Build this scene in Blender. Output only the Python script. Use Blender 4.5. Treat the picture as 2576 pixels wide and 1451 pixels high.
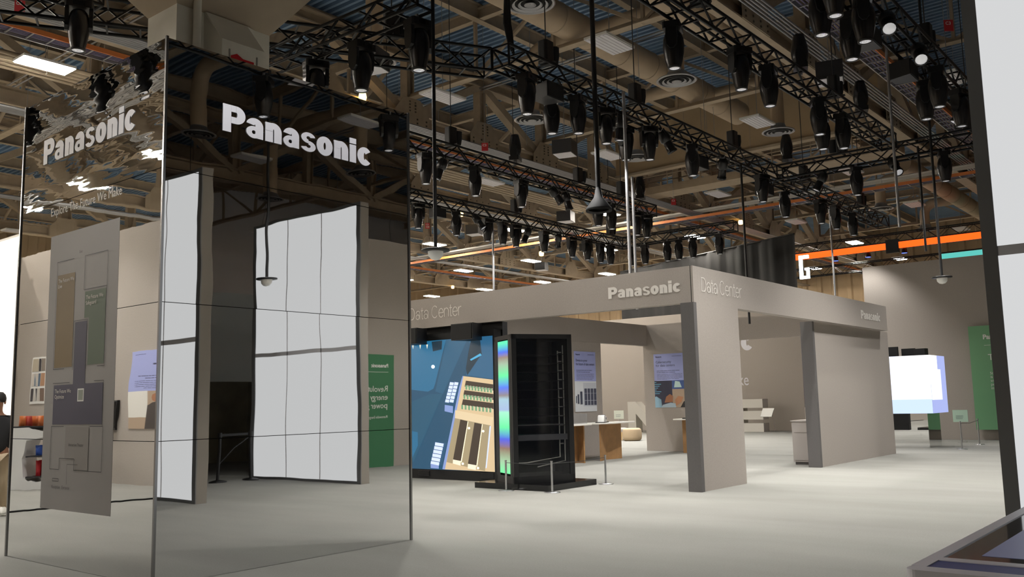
import bpy, bmesh, math, random
from mathutils import Matrix, Vector
random.seed(7)
for o in list(bpy.data.objects): bpy.data.objects.remove(o)
SC = bpy.context.scene
COL = SC.collection
PI = math.pi

# ---------------------------------------------------------------- camera
YAW, TILT, ROLL, FPX = math.radians(50.754), math.radians(7.165), math.radians(-1.275), 2274.0
fw = Vector((math.sin(YAW)*math.cos(TILT), math.cos(YAW)*math.cos(TILT), math.sin(TILT)))
rt = Vector((math.cos(YAW), -math.sin(YAW), 0)); up = rt.cross(fw)
rr = math.cos(ROLL)*rt + math.sin(ROLL)*up
uu = -math.sin(ROLL)*rt + math.cos(ROLL)*up
cd = bpy.data.cameras.new('camera'); cam = bpy.data.objects.new('camera', cd); COL.objects.link(cam)
cam.matrix_world = Matrix(((rr.x, uu.x, -fw.x, 0.0), (rr.y, uu.y, -fw.y, 0.0), (rr.z, uu.z, -fw.z, 1.49), (0, 0, 0, 1)))
cd.sensor_width = 36.0; cd.lens = 36.0*FPX/2576.0; cd.clip_start = 0.05; cd.clip_end = 400
SC.camera = cam
# ---------------------------------------------------------------- world, exposure
W = bpy.data.worlds.new('hall_world'); SC.world = W; W.use_nodes = True
W.node_tree.nodes['Background'].inputs[0].default_value = (0, 0, 0, 1)      # closed hall: no sky, no fill
W.node_tree.nodes['Background'].inputs[1].default_value = 0.0
SC.view_settings.view_transform = 'Standard'; SC.view_settings.look = 'None'
SC.view_settings.gamma = 1.0; SC.view_settings.use_curve_mapping = False
SC.view_settings.exposure = 0.35
SPOT_W, PANEL_L = 370.0, 170.0        # show-light power, emission of the lit roof panels

def in_frame(x, y, z):
    d = Vector((x, y, z-1.49)); w = d.dot(fw)
    return w > 0 and abs(d.dot(rr)/w*FPX) < 1288 and abs(d.dot(uu)/w*FPX) < 725.5
# ---------------------------------------------------------------- materials
def lin(c): return tuple(((v/255.0)/12.92 if v/255.0 <= 0.04045 else ((v/255.0+0.055)/1.055)**2.4) for v in c)
MATS = {}
def mat(name, rgb, rough=0.6, metal=0.0, emit=0.0, noise=None, bump=None, spec=None, alpha=None, trans=None):
    if name in MATS: return MATS[name]
    m = bpy.data.materials.new(name); m.use_nodes = True; nt = m.node_tree
    b = nt.nodes['Principled BSDF']; c = lin(rgb)+(1,)
    b.inputs['Base Color'].default_value = c; b.inputs['Roughness'].default_value = rough; b.inputs['Metallic'].default_value = metal
    if spec is not None: b.inputs['Specular IOR Level'].default_value = spec
    if emit: b.inputs['Emission Color'].default_value = c; b.inputs['Emission Strength'].default_value = emit
    if alpha is not None: b.inputs['Alpha'].default_value = alpha
    if trans is not None: b.inputs['Transmission Weight'].default_value = trans; b.inputs['IOR'].default_value = 1.1
    if noise or bump:
        tc = nt.nodes.new('ShaderNodeTexCoord')
    if noise:                       # (scale, amount)
        n = nt.nodes.new('ShaderNodeTexNoise'); n.inputs['Scale'].default_value = noise[0]; n.inputs['Detail'].default_value = 6
        nt.links.new(tc.outputs['Object'], n.inputs['Vector'])
        mx = nt.nodes.new('ShaderNodeMixRGB'); mx.blend_type = 'MULTIPLY'; mx.inputs[0].default_value = noise[1]
        mx.inputs[1].default_value = c
        rp = nt.nodes.new('ShaderNodeValToRGB'); rp.color_ramp.elements[0].position = 0.3; rp.color_ramp.elements[1].position = 0.7
        rp.color_ramp.elements[0].color = (0.55, 0.55, 0.55, 1); rp.color_ramp.elements[1].color = (1.25, 1.25, 1.25, 1)
        nt.links.new(n.outputs['Fac'], rp.inputs['Fac']); nt.links.new(rp.outputs['Color'], mx.inputs[2])
        nt.links.new(mx.outputs['Color'], b.inputs['Base Color'])
    if bump:                        # (scale, distance)
        n2 = nt.nodes.new('ShaderNodeTexNoise'); n2.inputs['Scale'].default_value = bump[0]; n2.inputs['Detail'].default_value = 2
        nt.links.new(tc.outputs['Object'], n2.inputs['Vector'])
        bp = nt.nodes.new('ShaderNodeBump'); bp.inputs['Strength'].default_value = 1.0; bp.inputs['Distance'].default_value = bump[1]
        nt.links.new(n2.outputs['Fac'], bp.inputs['Height']); nt.links.new(bp.outputs['Normal'], b.inputs['Normal'])
    MATS[name] = m; return m

def mirror_mat(name, scl, dist):
    m = bpy.data.materials.new(name); m.use_nodes = True; nt = m.node_tree
    b = nt.nodes['Principled BSDF']; b.inputs['Base Color'].default_value = (0.79, 0.79, 0.785, 1)
    b.inputs['Metallic'].default_value = 1.0; b.inputs['Roughness'].default_value = 0.012
    tc = nt.nodes.new('ShaderNodeTexCoord'); mp = nt.nodes.new('ShaderNodeMapping'); mp.inputs['Scale'].default_value = scl
    n = nt.nodes.new('ShaderNodeTexNoise'); n.inputs['Scale'].default_value = 1.0; n.inputs['Detail'].default_value = 1.5
    bp = nt.nodes.new('ShaderNodeBump'); bp.inputs['Strength'].default_value = 1.0; bp.inputs['Distance'].default_value = dist
    nt.links.new(tc.outputs['Object'], mp.inputs['Vector']); nt.links.new(mp.outputs['Vector'], n.inputs['Vector'])
    nt.links.new(n.outputs['Fac'], bp.inputs['Height']); nt.links.new(bp.outputs['Normal'], b.inputs['Normal'])
    return m

def ramp_screen(name, stops, axis, strength, noise=None):
    """a lit screen whose picture is a gradient along one local axis (generated coordinates)"""
    m = bpy.data.materials.new(name); m.use_nodes = True; nt = m.node_tree
    b = nt.nodes['Principled BSDF']; b.inputs['Base Color'].default_value = (0.02, 0.02, 0.02, 1); b.inputs['Roughness'].default_value = 0.35
    tc = nt.nodes.new('ShaderNodeTexCoord'); sp = nt.nodes.new('ShaderNodeSeparateXYZ')
    nt.links.new(tc.outputs['Generated'], sp.inputs[0])
    rp = nt.nodes.new('ShaderNodeValToRGB'); els = rp.color_ramp.elements
    while len(els) > 1: els.remove(els[-1])
    els[0].position = stops[0][0]; els[0].color = lin(stops[0][1])+(1,)
    for p, c in stops[1:]:
        e = els.new(p); e.color = lin(c)+(1,)
    src = sp.outputs[axis]
    if noise:
        nz = nt.nodes.new('ShaderNodeTexNoise'); nz.inputs['Scale'].default_value = noise[0]
        nt.links.new(tc.outputs['Generated'], nz.inputs['Vector'])
        ma = nt.nodes.new('ShaderNodeMath'); ma.operation = 'MULTIPLY_ADD'; ma.inputs[1].default_value = noise[1]
        nt.links.new(nz.outputs['Fac'], ma.inputs[0]); nt.links.new(src, ma.inputs[2]); src = ma.outputs[0]
    nt.links.new(src, rp.inputs['Fac']); nt.links.new(rp.outputs['Color'], b.inputs['Emission Color'])
    b.inputs['Emission Strength'].default_value = strength
    return m

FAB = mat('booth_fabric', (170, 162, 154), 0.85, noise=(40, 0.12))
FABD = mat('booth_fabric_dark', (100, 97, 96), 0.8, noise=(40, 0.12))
FABL = FAB
BLACK = mat('black_paint', (20, 20, 21), 0.45, noise=(12, 0.3))
BLACKM = mat('black_matte', (14, 14, 15), 0.8)
BLACKG = mat('black_gloss', (10, 10, 12), 0.15)
TRUSSB = mat('truss_black', (26, 26, 27), 0.35, 0.6)
DKGREY = mat('dark_grey_plastic', (48, 48, 50), 0.42)
CHROME = mat('brushed_steel', (196, 196, 198), 0.28, 1.0)
STEEL = mat('galvanised_steel', (170, 170, 172), 0.42, 0.8)
BEIGE = mat('beige_steel', (172, 155, 132), 0.6, noise=(3, 0.25))
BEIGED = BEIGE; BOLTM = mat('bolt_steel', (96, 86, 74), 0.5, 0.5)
DUCTM = mat('duct_beige', (182, 162, 136), 0.55, noise=(2, 0.2))
DRYW = mat('drywall_beige', (172, 157, 136), 0.8, noise=(4, 0.1))
WHITE = mat('white_paint', (236, 236, 232), 0.5)
COLW = mat('column_white', (232, 228, 214), 0.7, noise=(5, 0.06))
OFFW = mat('off_white', (224, 220, 212), 0.6)
LETW = mat('white_vinyl', (222, 222, 230), 0.5)
LETP = mat('pale_vinyl', (232, 227, 220), 0.6)
RED = mat('red_paint', (196, 24, 34), 0.5)
REDT = mat('red_tag', (196, 52, 58), 0.6)
BLUEP = mat('blue_paint_mark', (60, 74, 160), 0.7)
ORANGE = mat('orange_tray_edge', (214, 128, 70), 0.6)
PLY = mat('plywood', (166, 126, 82), 0.55, noise=(6, 0.35))
PLYE = mat('plywood_edge', (214, 180, 130), 0.6)
GREEN = mat('green_sign', (118, 172, 128), 0.5)
GREENP = mat('green_poster', (62, 122, 84), 0.55)
LILAC = mat('lilac_print', (166, 174, 226), 0.6)
INK = mat('dark_ink', (66, 66, 96), 0.7)
GLASS = mat('clear_acrylic', (235, 240, 245), 0.03, trans=0.92, alpha=0.35)
SMOKE = mat('smoked_glass', (18, 20, 26), 0.04, alpha=0.35, spec=0.8)
LENSM = mat('lens_glass', (235, 235, 240), 0.05, 0.7, emit=0.2)
# ---------------------------------------------------------------- mesh helpers
class MB:
    def __init__(s): s.v = []; s.f = []; s.m = []; s.sm = []
    def add(s, vs, fs, mi=0, sm=False):
        b = len(s.v); s.v += [tuple(x) for x in vs]
        for f in fs: s.f.append(tuple(i+b for i in f)); s.m.append(mi); s.sm.append(sm)
        return s
    def box(s, x0, x1, y0, y1, z0, z1, mi=0):
        return s.add([(x0,y0,z0),(x1,y0,z0),(x1,y1,z0),(x0,y1,z0),(x0,y0,z1),(x1,y0,z1),(x1,y1,z1),(x0,y1,z1)],
                     [(0,3,2,1),(4,5,6,7),(0,1,5,4),(1,2,6,5),(2,3,7,6),(3,0,4,7)], mi)
    def bar(s, p, q, w, h=None, mi=0, upv=(0,0,1)):
        h = h or w; p = Vector(p); q = Vector(q); d = (q-p).normalized(); u = Vector(upv)
        if abs(d.dot(u)) > 0.98: u = Vector((1,0,0))
        r = d.cross(u).normalized(); u = r.cross(d).normalized(); r = r*w/2; u = u*h/2
        vs = [p-r-u, p+r-u, p+r+u, p-r+u, q-r-u, q+r-u, q+r+u, q-r+u]
        return s.add(vs, [(0,1,2,3),(7,6,5,4),(0,4,5,1),(1,5,6,2),(2,6,7,3),(3,7,4,0)], mi)
    def cyl(s, p, q, r, r2=None, n=12, caps=True, mi=0):
        r2 = r if r2 is None else r2; p = Vector(p); q = Vector(q); d = (q-p).normalized()
        a = d.orthogonal().normalized(); b = d.cross(a)
        vs = []
        for (c, rad) in ((p, r), (q, r2)):
            for i in range(n):
                t = 2*PI*i/n; vs.append(c+(a*math.cos(t)+b*math.sin(t))*rad)
        s.add(vs, [(i, (i+1) % n, n+(i+1) % n, n+i) for i in range(n)], mi, True)
        if caps: s.add(vs[:n], [tuple(range(n))[::-1]], mi); s.add(vs[n:], [tuple(range(n))], mi)
        return s
    def tube(s, pts, r, n=8, mi=0):
        pts = [Vector(p) for p in pts]; vs = []; a = None
        for i, p in enumerate(pts):
            d = (pts[min(i+1, len(pts)-1)]-pts[max(i-1, 0)]).normalized()
            a = d.orthogonal().normalized() if a is None else (a-d*a.dot(d)).normalized()
            b = d.cross(a)
            vs += [p+(a*math.cos(2*PI*k/n)+b*math.sin(2*PI*k/n))*r for k in range(n)]
        fs = [(i*n+k, i*n+(k+1) % n, (i+1)*n+(k+1) % n, (i+1)*n+k) for i in range(len(pts)-1) for k in range(n)]
        s.add(vs, fs, mi, True)
        s.add(vs[:n], [tuple(range(n))[::-1]], mi); return s.add(vs[-n:], [tuple(range(n))], mi)
    def lathe(s, prof, n=20, mi=0, sx=1.0, sy=1.0, c=(0,0,0)):
        vs = [(c[0]+r*math.cos(2*PI*k/n)*sx, c[1]+r*math.sin(2*PI*k/n)*sy, c[2]+z) for r, z in prof for k in range(n)]
        fs = [(i*n+k, i*n+(k+1) % n, (i+1)*n+(k+1) % n, (i+1)*n+k) for i in range(len(prof)-1) for k in range(n)]
        return s.add(vs, fs, mi, True)
    def prism(s, poly, z0, z1, mi=0):       # polygon in xy pushed along z
        n = len(poly); vs = [(x, y, z0) for x, y in poly]+[(x, y, z1) for x, y in poly]
        return s.add(vs, [tuple(range(n))[::-1], tuple(range(n, 2*n))]+[(i, (i+1) % n, n+(i+1) % n, n+i) for i in range(n)], mi)
    def xf(s, M): s.v = [tuple(M @ Vector(v)) for v in s.v]; return s
    def build(s, name, mats, parent=None, loc=(0,0,0), rotz=0.0, label=None):
        me = bpy.data.meshes.new(name); me.from_pydata(s.v, [], s.f)
        for m in (mats if isinstance(mats, (list, tuple)) else [mats]): me.materials.append(m)
        me.polygons.foreach_set('material_index', s.m); me.polygons.foreach_set('use_smooth', s.sm); me.update()
        return link(name, me, parent, loc, rotz, label)
def link(name, data, parent=None, loc=(0,0,0), rotz=0.0, label=None):
    o = bpy.data.objects.new(name, data); COL.objects.link(o); o.location = loc
    o.rotation_euler = (0, 0, rotz)
    if parent: o.parent = parent
    if label: o['label'] = label
    return o
ORD = ['first', 'second', 'third', 'fourth', 'fifth', 'sixth', 'seventh', 'eighth', 'ninth', 'tenth', 'eleventh', 'twelfth']
def B(*a, **k): return MB().box(*a, **k)
def thing(name, label, cat, loc=(0,0,0), rotz=0.0, group=None):
    o = link(name, None, None, loc, rotz); o.empty_display_size = 0.1; tag(o, label, cat, group); return o
def tag(o, label, cat, group=None):
    o['label'] = label; o['category'] = cat; o['kind'] = 'thing'
    if group: o['group'] = group
    return o
def struct(o, label=None):
    o['kind'] = 'structure'
    if label: o['label'] = label
    return o
def dup(root, loc, rot=(0,0,0), label=None, group=None):
    r = root.copy(); COL.objects.link(r); r.location = loc; r.rotation_euler = rot
    if label: r['label'] = label
    if group: r['group'] = group
    for ch in root.children:
        if ch.type == 'LIGHT': continue
        c = ch.copy(); COL.objects.link(c); c.parent = r
        for g in ch.children:
            d = g.copy(); COL.objects.link(d); d.parent = c
    return r

# ---------------------------------------------------------------- lettering
def ring(mb, cx, cy, ro, ri, a0, a1, t, n=18, mi=0):
    n = max(4, int(n*abs(a1-a0)/360)+2); vs = []
    for i in range(n+1):
        a = math.radians(a0+(a1-a0)*i/n); c, s = math.cos(a), math.sin(a)
        vs += [(cx+ro[0]*c, cy+ro[1]*s, t), (cx+ri[0]*c, cy+ri[1]*s, t)]
    fs = [(2*i, 2*i+2, 2*i+3, 2*i+1) if a1 > a0 else (2*i+1, 2*i+3, 2*i+2, 2*i) for i in range(n)]
    mb.add(vs, fs, mi)
def rect(mb, x0, x1, y0, y1, t, mi=0): mb.add([(x0,y0,t),(x1,y0,t),(x1,y1,t),(x0,y1,t)], [(0,1,2,3)], mi)
def quadp(mb, p, t, mi=0): mb.add([(x, y, t) for x, y in p], [tuple(range(len(p)))], mi)
def glyph(mb, ch, x, w, t, mi=0):
    """grotesque letter, cap height 1, stroke w; gives its advance"""
    h = 0.73; q = w*0.82; lay = [t]
    def nx(): lay[0] += 0.0007; return lay[0]
    def rg(cx, cy, rx, ry, a0, a1, kx=None, ky=None):
        ring(mb, x+cx, cy, (rx, ry), (max(rx-(kx or w), .005), max(ry-(ky or q), .005)), a0, a1, nx(), 26, mi)
    def rc(x0, x1, y0, y1): rect(mb, x+x0, x+x1, y0, y1, nx(), mi)
    if ch == 'P':
        rc(0, w, 0, 1); rc(w, .46, 1-q, 1); rc(w, .46, .34, .34+q); rg(.46, .67, .33, .33, -90, 90); return .83
    if ch == 'D':
        rc(0, w, 0, 1); rc(w, .34, 1-q, 1); rc(w, .34, 0, q); rg(.34, .5, .40, .5, -90, 90); return .86
    if ch == 'C':
        rg(.42, .5, .42, .52, 42, 318); return .92
    if ch == 'a':
        rg(.31, .46, .31, .285, 0, 168); rc(.62-w, .62, 0, .46); rg(.27, .21, .27, .225, 0, 360, min(w, .2), min(q, .155)); return .70
    if ch == 'n':
        rc(0, w, 0, h); rg(.31, .42, .31, .325, 0, 180); rc(.62-w, .62, 0, .42); return .69
    if ch == 's':
        rg(.30, .53, .29, .215, 15, 270, min(w, .21), min(q, .15)); rg(.30, .20, .30, .215, 90, -165, min(w, .21), min(q, .15)); return .64
    if ch == 'o':
        rg(.34, .365, .34, .385, 0, 360); return .74
    if ch == 'i':
        rc(0, w, 0, h); rc(0, w, 1-w*.78, 1.0); return w+.06
    if ch == 'c':
        rg(.33, .365, .33, .385, 38, 322); return .66
    if ch == 'e':
        rg(.33, .365, .33, .385, 0, 325); rc(.03, .65, .34, .34+q); return .72
    if ch == 't':
        rc(.12, .12+w, .08, .95); rc(0, .34, h-q, h); rc(.12, .34, 0, q); return .40
    if ch == 'r':
        rc(0, w, 0, h); rg(.33, .40, .33, .345, 75, 180); return .42
    return .34
def sign_text(name, txt, w, size, width, m, parent, origin, xdir, off=0.004, label=None):
    """letters standing upright on a vertical face: origin = lower left, xdir = reading direction"""
    mb = MB(); x = 0.0
    for ch in txt: x += glyph(mb, ch, x, w, 0.0)
    sx = width/x; xd = Vector(xdir); nrm = xd.cross(Vector((0,0,1)))
    M = Matrix(((xd.x*sx, 0, nrm.x, origin[0]+nrm.x*off), (xd.y*sx, 0, nrm.y, origin[1]+nrm.y*off), (0, size, 0, origin[2]), (0, 0, 0, 1)))
    return mb.xf(M).build(name, m, parent, label=label)
def text(name, body, size, m, parent, origin, xdir, off=0.004, thick=0.0, sx=1.0, width=None, tilt=None, label=None):
    if '\n' in body:                # one object per printed line
        for i, ln in enumerate(body.split('\n')):
            u_ = Vector(tilt) if tilt else Vector((0,0,1)); k = max(len(x) for x in body.split('\n'))
            o = text(name, ln, size, m, parent, tuple(Vector(origin)-u_*size*i), xdir, off, thick, sx, width*len(ln)/k if width else None, tilt, label)
        return o
    c = bpy.data.curves.new(name, 'FONT'); c.body = body; c.size = size; c.offset = thick*size; c.resolution_u = 3
    tmp = bpy.data.objects.new(name, c); COL.objects.link(tmp)
    me = bpy.data.meshes.new_from_object(tmp.evaluated_get(bpy.context.evaluated_depsgraph_get()))
    bpy.data.objects.remove(tmp); me.name = name
    if width:
        xs = [v.co.x for v in me.vertices]; sx = width/max(max(xs)-min(xs), 1e-4)
    if ' ' in body:                 # one object per printed word
        par = list(range(len(me.vertices)))
        def fd(i):
            while par[i] != i: par[i] = par[par[i]]; i = par[i]
            return i
        for pg in me.polygons:
            for v in pg.vertices[1:]: par[fd(v)] = fd(pg.vertices[0])
        ext = {}
        for i, v in enumerate(me.vertices):
            e = ext.setdefault(fd(i), [v.co.x, v.co.x]); e[0] = min(e[0], v.co.x); e[1] = max(e[1], v.co.x)
        words = []
        for k, e in sorted(ext.items(), key=lambda q: q[1][0]):
            if words and e[0] < words[-1][1]+.14*size: words[-1][1] = max(words[-1][1], e[1]); words[-1][2].add(k)
            else: words.append([e[0], e[1], {k}])
        parts = []
        for wd in words:
            mp = {}; vs = []; fs = []
            for pg in me.polygons:
                if fd(pg.vertices[0]) in wd[2]:
                    for v in pg.vertices:
                        if v not in mp: mp[v] = len(vs); vs.append(tuple(me.vertices[v].co))
                    fs.append([mp[v] for v in pg.vertices])
            m3 = bpy.data.meshes.new(name); m3.from_pydata(vs, [], fs); parts.append(m3)
    else: parts = [me]
    xd = Vector(xdir); upv = Vector(tilt) if tilt else Vector((0,0,1)); nrm = xd.cross(upv).normalized()
    for me in parts: me.transform(Matrix(((xd.x*sx, upv.x, nrm.x, origin[0]+nrm.x*off), (xd.y*sx, upv.y, nrm.y, origin[1]+nrm.y*off), (xd.z*sx, upv.z, nrm.z, origin[2]+nrm.z*off), (0,0,0,1))))
    for me in parts: me.materials.clear(); me.materials.append(m); o = link(name, me, parent, label=label)
    return o
class Face:
    """draws flat shapes on a vertical face; u along xdir, v up"""
    def __init__(s, origin, xdir, up=(0,0,1)):
        s.o = Vector(origin); s.x = Vector(xdir); s.u = Vector(up); s.n = s.x.cross(s.u); s.mb = MB(); s.mats = []; s.k = 0
    def poly(s, pts, m, off=None):
        if m not in s.mats: s.mats.append(m)
        s.k += 1; d = off if off is not None else 0.002+0.0004*s.k
        s.mb.add([s.o+s.x*a+s.u*b+s.n*d for a, b in pts], [tuple(range(len(pts)))], s.mats.index(m)); return s
    def rect(s, u0, u1, v0, v1, m, off=None): return s.poly([(u0,v0),(u1,v0),(u1,v1),(u0,v1)], m, off)
    def lines(s, u0, u1, v, n, dv, m, h=0.012, seed=1):
        r = random.Random(seed)
        for i in range(n):
            a = u0
            while a < u1-(0.25*(u1-u0) if i == n-1 else 0):
                b = min(u1, a+r.uniform(.03, .09)*(u1-u0)*2); s.rect(a, b, v-i*dv, v-i*dv+h, m, 0.003); a = b+.012*(u1-u0)
        return s
    def build(s, name, parent=None, label=None): return s.mb.build(name, s.mats, parent, label=label)
# ================================================================ the setting: floor, roof deck, hall walls
def carpet():
    m = mat('carpet', (138, 137, 131), 0.95, bump=(220, 0.004)); nt = m.node_tree; b = nt.nodes['Principled BSDF']
    tc = nt.nodes.new('ShaderNodeTexCoord')
    n1 = nt.nodes.new('ShaderNodeTexNoise'); n1.inputs['Scale'].default_value = 0.9; n1.inputs['Detail'].default_value = 6
    mp = nt.nodes.new('ShaderNodeMapping'); mp.inputs['Scale'].default_value = (1.6, 0.45, 1)
    n2 = nt.nodes.new('ShaderNodeTexNoise'); n2.inputs['Scale'].default_value = 60
    w = nt.nodes.new('ShaderNodeTexWave'); w.wave_type = 'BANDS'; w.bands_direction = 'X'; w.inputs['Scale'].default_value = 0.17; w.inputs['Distortion'].default_value = 0.6
    for n in (n2, w): nt.links.new(tc.outputs['Object'], n.inputs['Vector'])
    nt.links.new(tc.outputs['Object'], mp.inputs['Vector']); nt.links.new(mp.outputs['Vector'], n1.inputs['Vector'])
    def mr(src, lo, hi):
        k = nt.nodes.new('ShaderNodeMapRange'); k.inputs['From Min'].default_value = 0.3; k.inputs['From Max'].default_value = 0.7
        k.inputs['To Min'].default_value = lo; k.inputs['To Max'].default_value = hi; nt.links.new(src, k.inputs['Value']); return k.outputs[0]
    def mul(a, b_):
        k = nt.nodes.new('ShaderNodeMath'); k.operation = 'MULTIPLY'; nt.links.new(a, k.inputs[0]); nt.links.new(b_, k.inputs[1]); return k.outputs[0]
    f = mul(mul(mr(n1.outputs['Fac'], .92, 1.05), mr(n2.outputs['Fac'], .94, 1.05)), mr(w.outputs['Fac'], .985, 1.01))
    mx = nt.nodes.new('ShaderNodeVectorMath'); mx.operation = 'SCALE'; mx.inputs[0].default_value = lin((138, 137, 131))
    nt.links.new(f, mx.inputs['Scale']); nt.links.new(mx.outputs[0], b.inputs['Base Color'])
    return m
HX0, HX1, HY0, HY1, DECK = -34.0, 66.0, -27.0, 58.0, 13.2
struct(B(HX0-.3, HX1+.3, HY0-.3, HY1+.3, -0.2, 0.0).build('floor', carpet()), 'pale grey carpeted exhibition floor')
mb = MB(); x = HX0; n = 0
while x < HX1:                      # corrugated steel deck, ribs along y
    for (a, z) in ((0, 0), (.10, 0), (.115, .15), (.245, .15), (.26, 0)):
        mb.v += [(x+a, HY0, DECK+z), (x+a, HY1, DECK+z)]
    n += 5; x += .26
mb.f = [(2*i, 2*i+1, 2*i+3, 2*i+2) for i in range(n-1)]; mb.m = [0]*len(mb.f); mb.sm = [False]*len(mb.f)
struct(mb.build('ceiling', mat('deck_blue', (122, 149, 178), 0.45, 0.1, noise=(.6, .35))), 'blue corrugated steel roof deck')
def ribbed_wall(name, a, b, z1, m, pitch=0.9):
    ax = Vector(b)-Vector(a); L = ax.length; d = ax.normalized(); nrm = Vector((-d.y, d.x, 0)); mb = MB(); k = 0
    t = 0.0
    while t < L:
        for (s, e) in ((0, 0), (.5, 0), (.58, .12), (.82, .12)):
            p = Vector(a)+d*min(L, t+s*pitch/.9)+nrm*e; mb.v += [(p.x, p.y, 0.0), (p.x, p.y, z1)]; k += 1
        t += pitch
    mb.f = [(2*i, 2*i+2, 2*i+3, 2*i+1) for i in range(k-1)]; mb.m = [0]*len(mb.f); mb.sm = [False]*len(mb.f)
    return struct(mb.build(name, m))
WALLB = mat('hall_wall_beige', (176, 152, 120), 0.75, noise=(.5, .2))
struct(ribbed_wall('wall_east', (HX1, HY0, 0), (HX1, HY1, 0), DECK+.1, WALLB, 1.1), 'ribbed beige steel end wall of the hall')
struct(ribbed_wall('wall_north', (HX1, HY1, 0), (HX0, HY1, 0), DECK+.1, WALLB, 1.1), 'ribbed beige steel side wall of the hall')
struct(ribbed_wall('wall_west', (HX0, HY1, 0), (HX0, HY0, 0), DECK+.1, WALLB, 1.1), 'ribbed beige steel wall behind the pylon mirror side')
struct(B(HX0, HX1, HY0-.2, HY0, 0, DECK+.1).build('wall_south', mat('white_sheet', (238, 236, 240), .8, noise=(.4, .12))), 'white sheeted hall wall')

# ================================================================ mirrored pylon
PX0, PX1, PY0, PY1, PH = 4.17, 7.22, 7.42, 10.38, 4.88
MIRR = mirror_mat('mirror_front', (1.3, 1.3, 0.8), 0.0016)
MIRRU = mirror_mat('mirror_front_upper', (1.0, 1.0, 1.6), 0.0016)
MIRL = mirror_mat('mirror_side', (2.6, 2.6, 1.2), 0.0010)
MIRLU = mirror_mat('mirror_side_wavy', (3.0, 1.6, 7.0), 0.0022)
py = thing('mirrored_pylon', 'tall square mirror-clad pylon with white logo lettering near its top', 'pylon', (0, 0, 0))
B(PX0+.03, PX1-.03, PY0+.03, PY1-.03, 0.0, PH-.03).build('core', BLACKM, py)
H4 = PH/4
for r in range(4):
    z0, z1 = r*H4+.003, (r+1)*H4-.003
    B(PX0+.012, PX1-.012, PY0, PY0+.025, z0, z1).build('mirror_panel', MIRRU if r >= 2 else MIRR, py)
    B(PX0, PX0+.025, PY0+.012, PY1-.012, z0, z1).build('mirror_panel', MIRLU if r == 3 else MIRL, py)
    B(PX1-.025, PX1, PY0+.012, PY1-.012, z0, z1).build('mirror_panel', MIRL, py)
    B(PX0+.012, PX1-.012, PY1-.025, PY1, z0, z1).build('mirror_panel', MIRR, py)
for (cx, cy) in ((PX0, PY0), (PX1, PY0), (PX0, PY1), (PX1, PY1)):
    B(cx-.012, cx+.012, cy-.012, cy+.012, 0, PH+.01).build('corner_trim', mat('trim_steel', (150, 150, 150), .2, 1.0), py)
sign_text('logo_lettering', 'Panasonic', .29, .27, 1.89, LETW, py, (4.76, PY0, 4.13), (1,0,0), label='large white Panasonic lettering')
sign_text('logo_lettering', 'Panasonic', .29, .27, 1.95, LETW, py, (PX0, 9.88, 4.13), (0,-1,0), label='pale Panasonic lettering')
text('tagline_lettering', 'Explore The Future We Make', .13, LETP, py, (PX0, 9.65, 3.53), (0,-1,0), width=1.48)
f = Face((PX0, 9.62, 0), (0,-1,0)); SG = mat('sign_grey', (160, 157, 154), .6)
f.rect(0, 1.44, .54, 3.31, SG, .001)
BRN = mat('map_brown', (130, 109, 72), .6); GRN = mat('map_green', (92, 108, 88), .6); PUR = mat('map_purple', (72, 69, 90), .6); GRY = mat('map_grey', (148, 144, 140), .6); LN = mat('map_line', (70, 70, 70), .6)
f.rect(.19, .575, 1.935, 2.88, BRN); f.poly([(.80,2.66),(.80,2.40),(.895,2.40),(.895,1.94),(1.22,1.94),(1.22,2.66)], GRN)
f.rect(.615, .86, 1.75, 2.37, PUR); f.rect(.205, 1.225, 1.37, 1.76, PUR)
f.rect(.72, .85, 1.59, 1.715, WHITE); f.rect(.735, .835, 1.603, 1.702, mat('map_sage', (150, 156, 144), .6))
f.poly([(.50,1.345),(.50,1.04),(.715,1.04),(.715,.94),(.98,.94),(.98,1.345)], GRY)
def pl(pts, w=.006):
    for (a, b) in zip(pts, pts[1:]):
        d = (Vector(b)-Vector(a)).normalized(); nn = Vector((-d.y, d.x))*w/2; a = Vector(a); b = Vector(b)
        f.poly([tuple(a-nn), tuple(b-nn), tuple(b+nn), tuple(a+nn)], LN, .0062)
pl([(.55,3.02),(.18,3.02),(.18,1.92),(.42,1.92)]); pl([(.78,2.68),(.78,3.02),(1.24,3.02),(1.24,1.92),(1.1,1.92)]); pl([(.78,2.68),(1.24,2.68)])
pl([(.6,1.9),(.6,2.385),(.875,2.385),(.875,1.9)]); pl([(.19,1.78),(.55,1.78)]); pl([(1.05,1.78),(1.24,1.78),(1.24,1.35)])
pl([(.46,1.35),(.19,1.35),(.19,.93),(.39,.93),(.39,1.04),(.70,1.04),(.70,.93),(1.25,.93),(1.25,1.35),(1.0,1.35)])
pl([(.26,.84),(.39,.84),(.39,.815),(.26,.815),(.26,.84)]); pl([(.56,.79),(.56,.985),(.78,.985)], .004)
dg = f.build('directory_graphic', py, 'grey floor plan graphic with brown green and purple blocks')
for (t, u, v, s, m) in (('The Future We\nLive', .22, 2.80, .055, LETP), ('The Future We\nSafeguard', .83, 2.58, .055, LETP), ('The Future We\nOptimize', .24, 1.68, .055, LETP), ('Reception', .25, .745, .045, LN), ('Entrance', .47, .745, .045, LN), ('Immersive Theater', .58, 1.16, .04, LN), ('Exit', .66, 3.06, .04, LN)):
    text('map_lettering', t, s, m, dg, (PX0, 9.62-u, v), (0,-1,0), off=.008)

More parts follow.
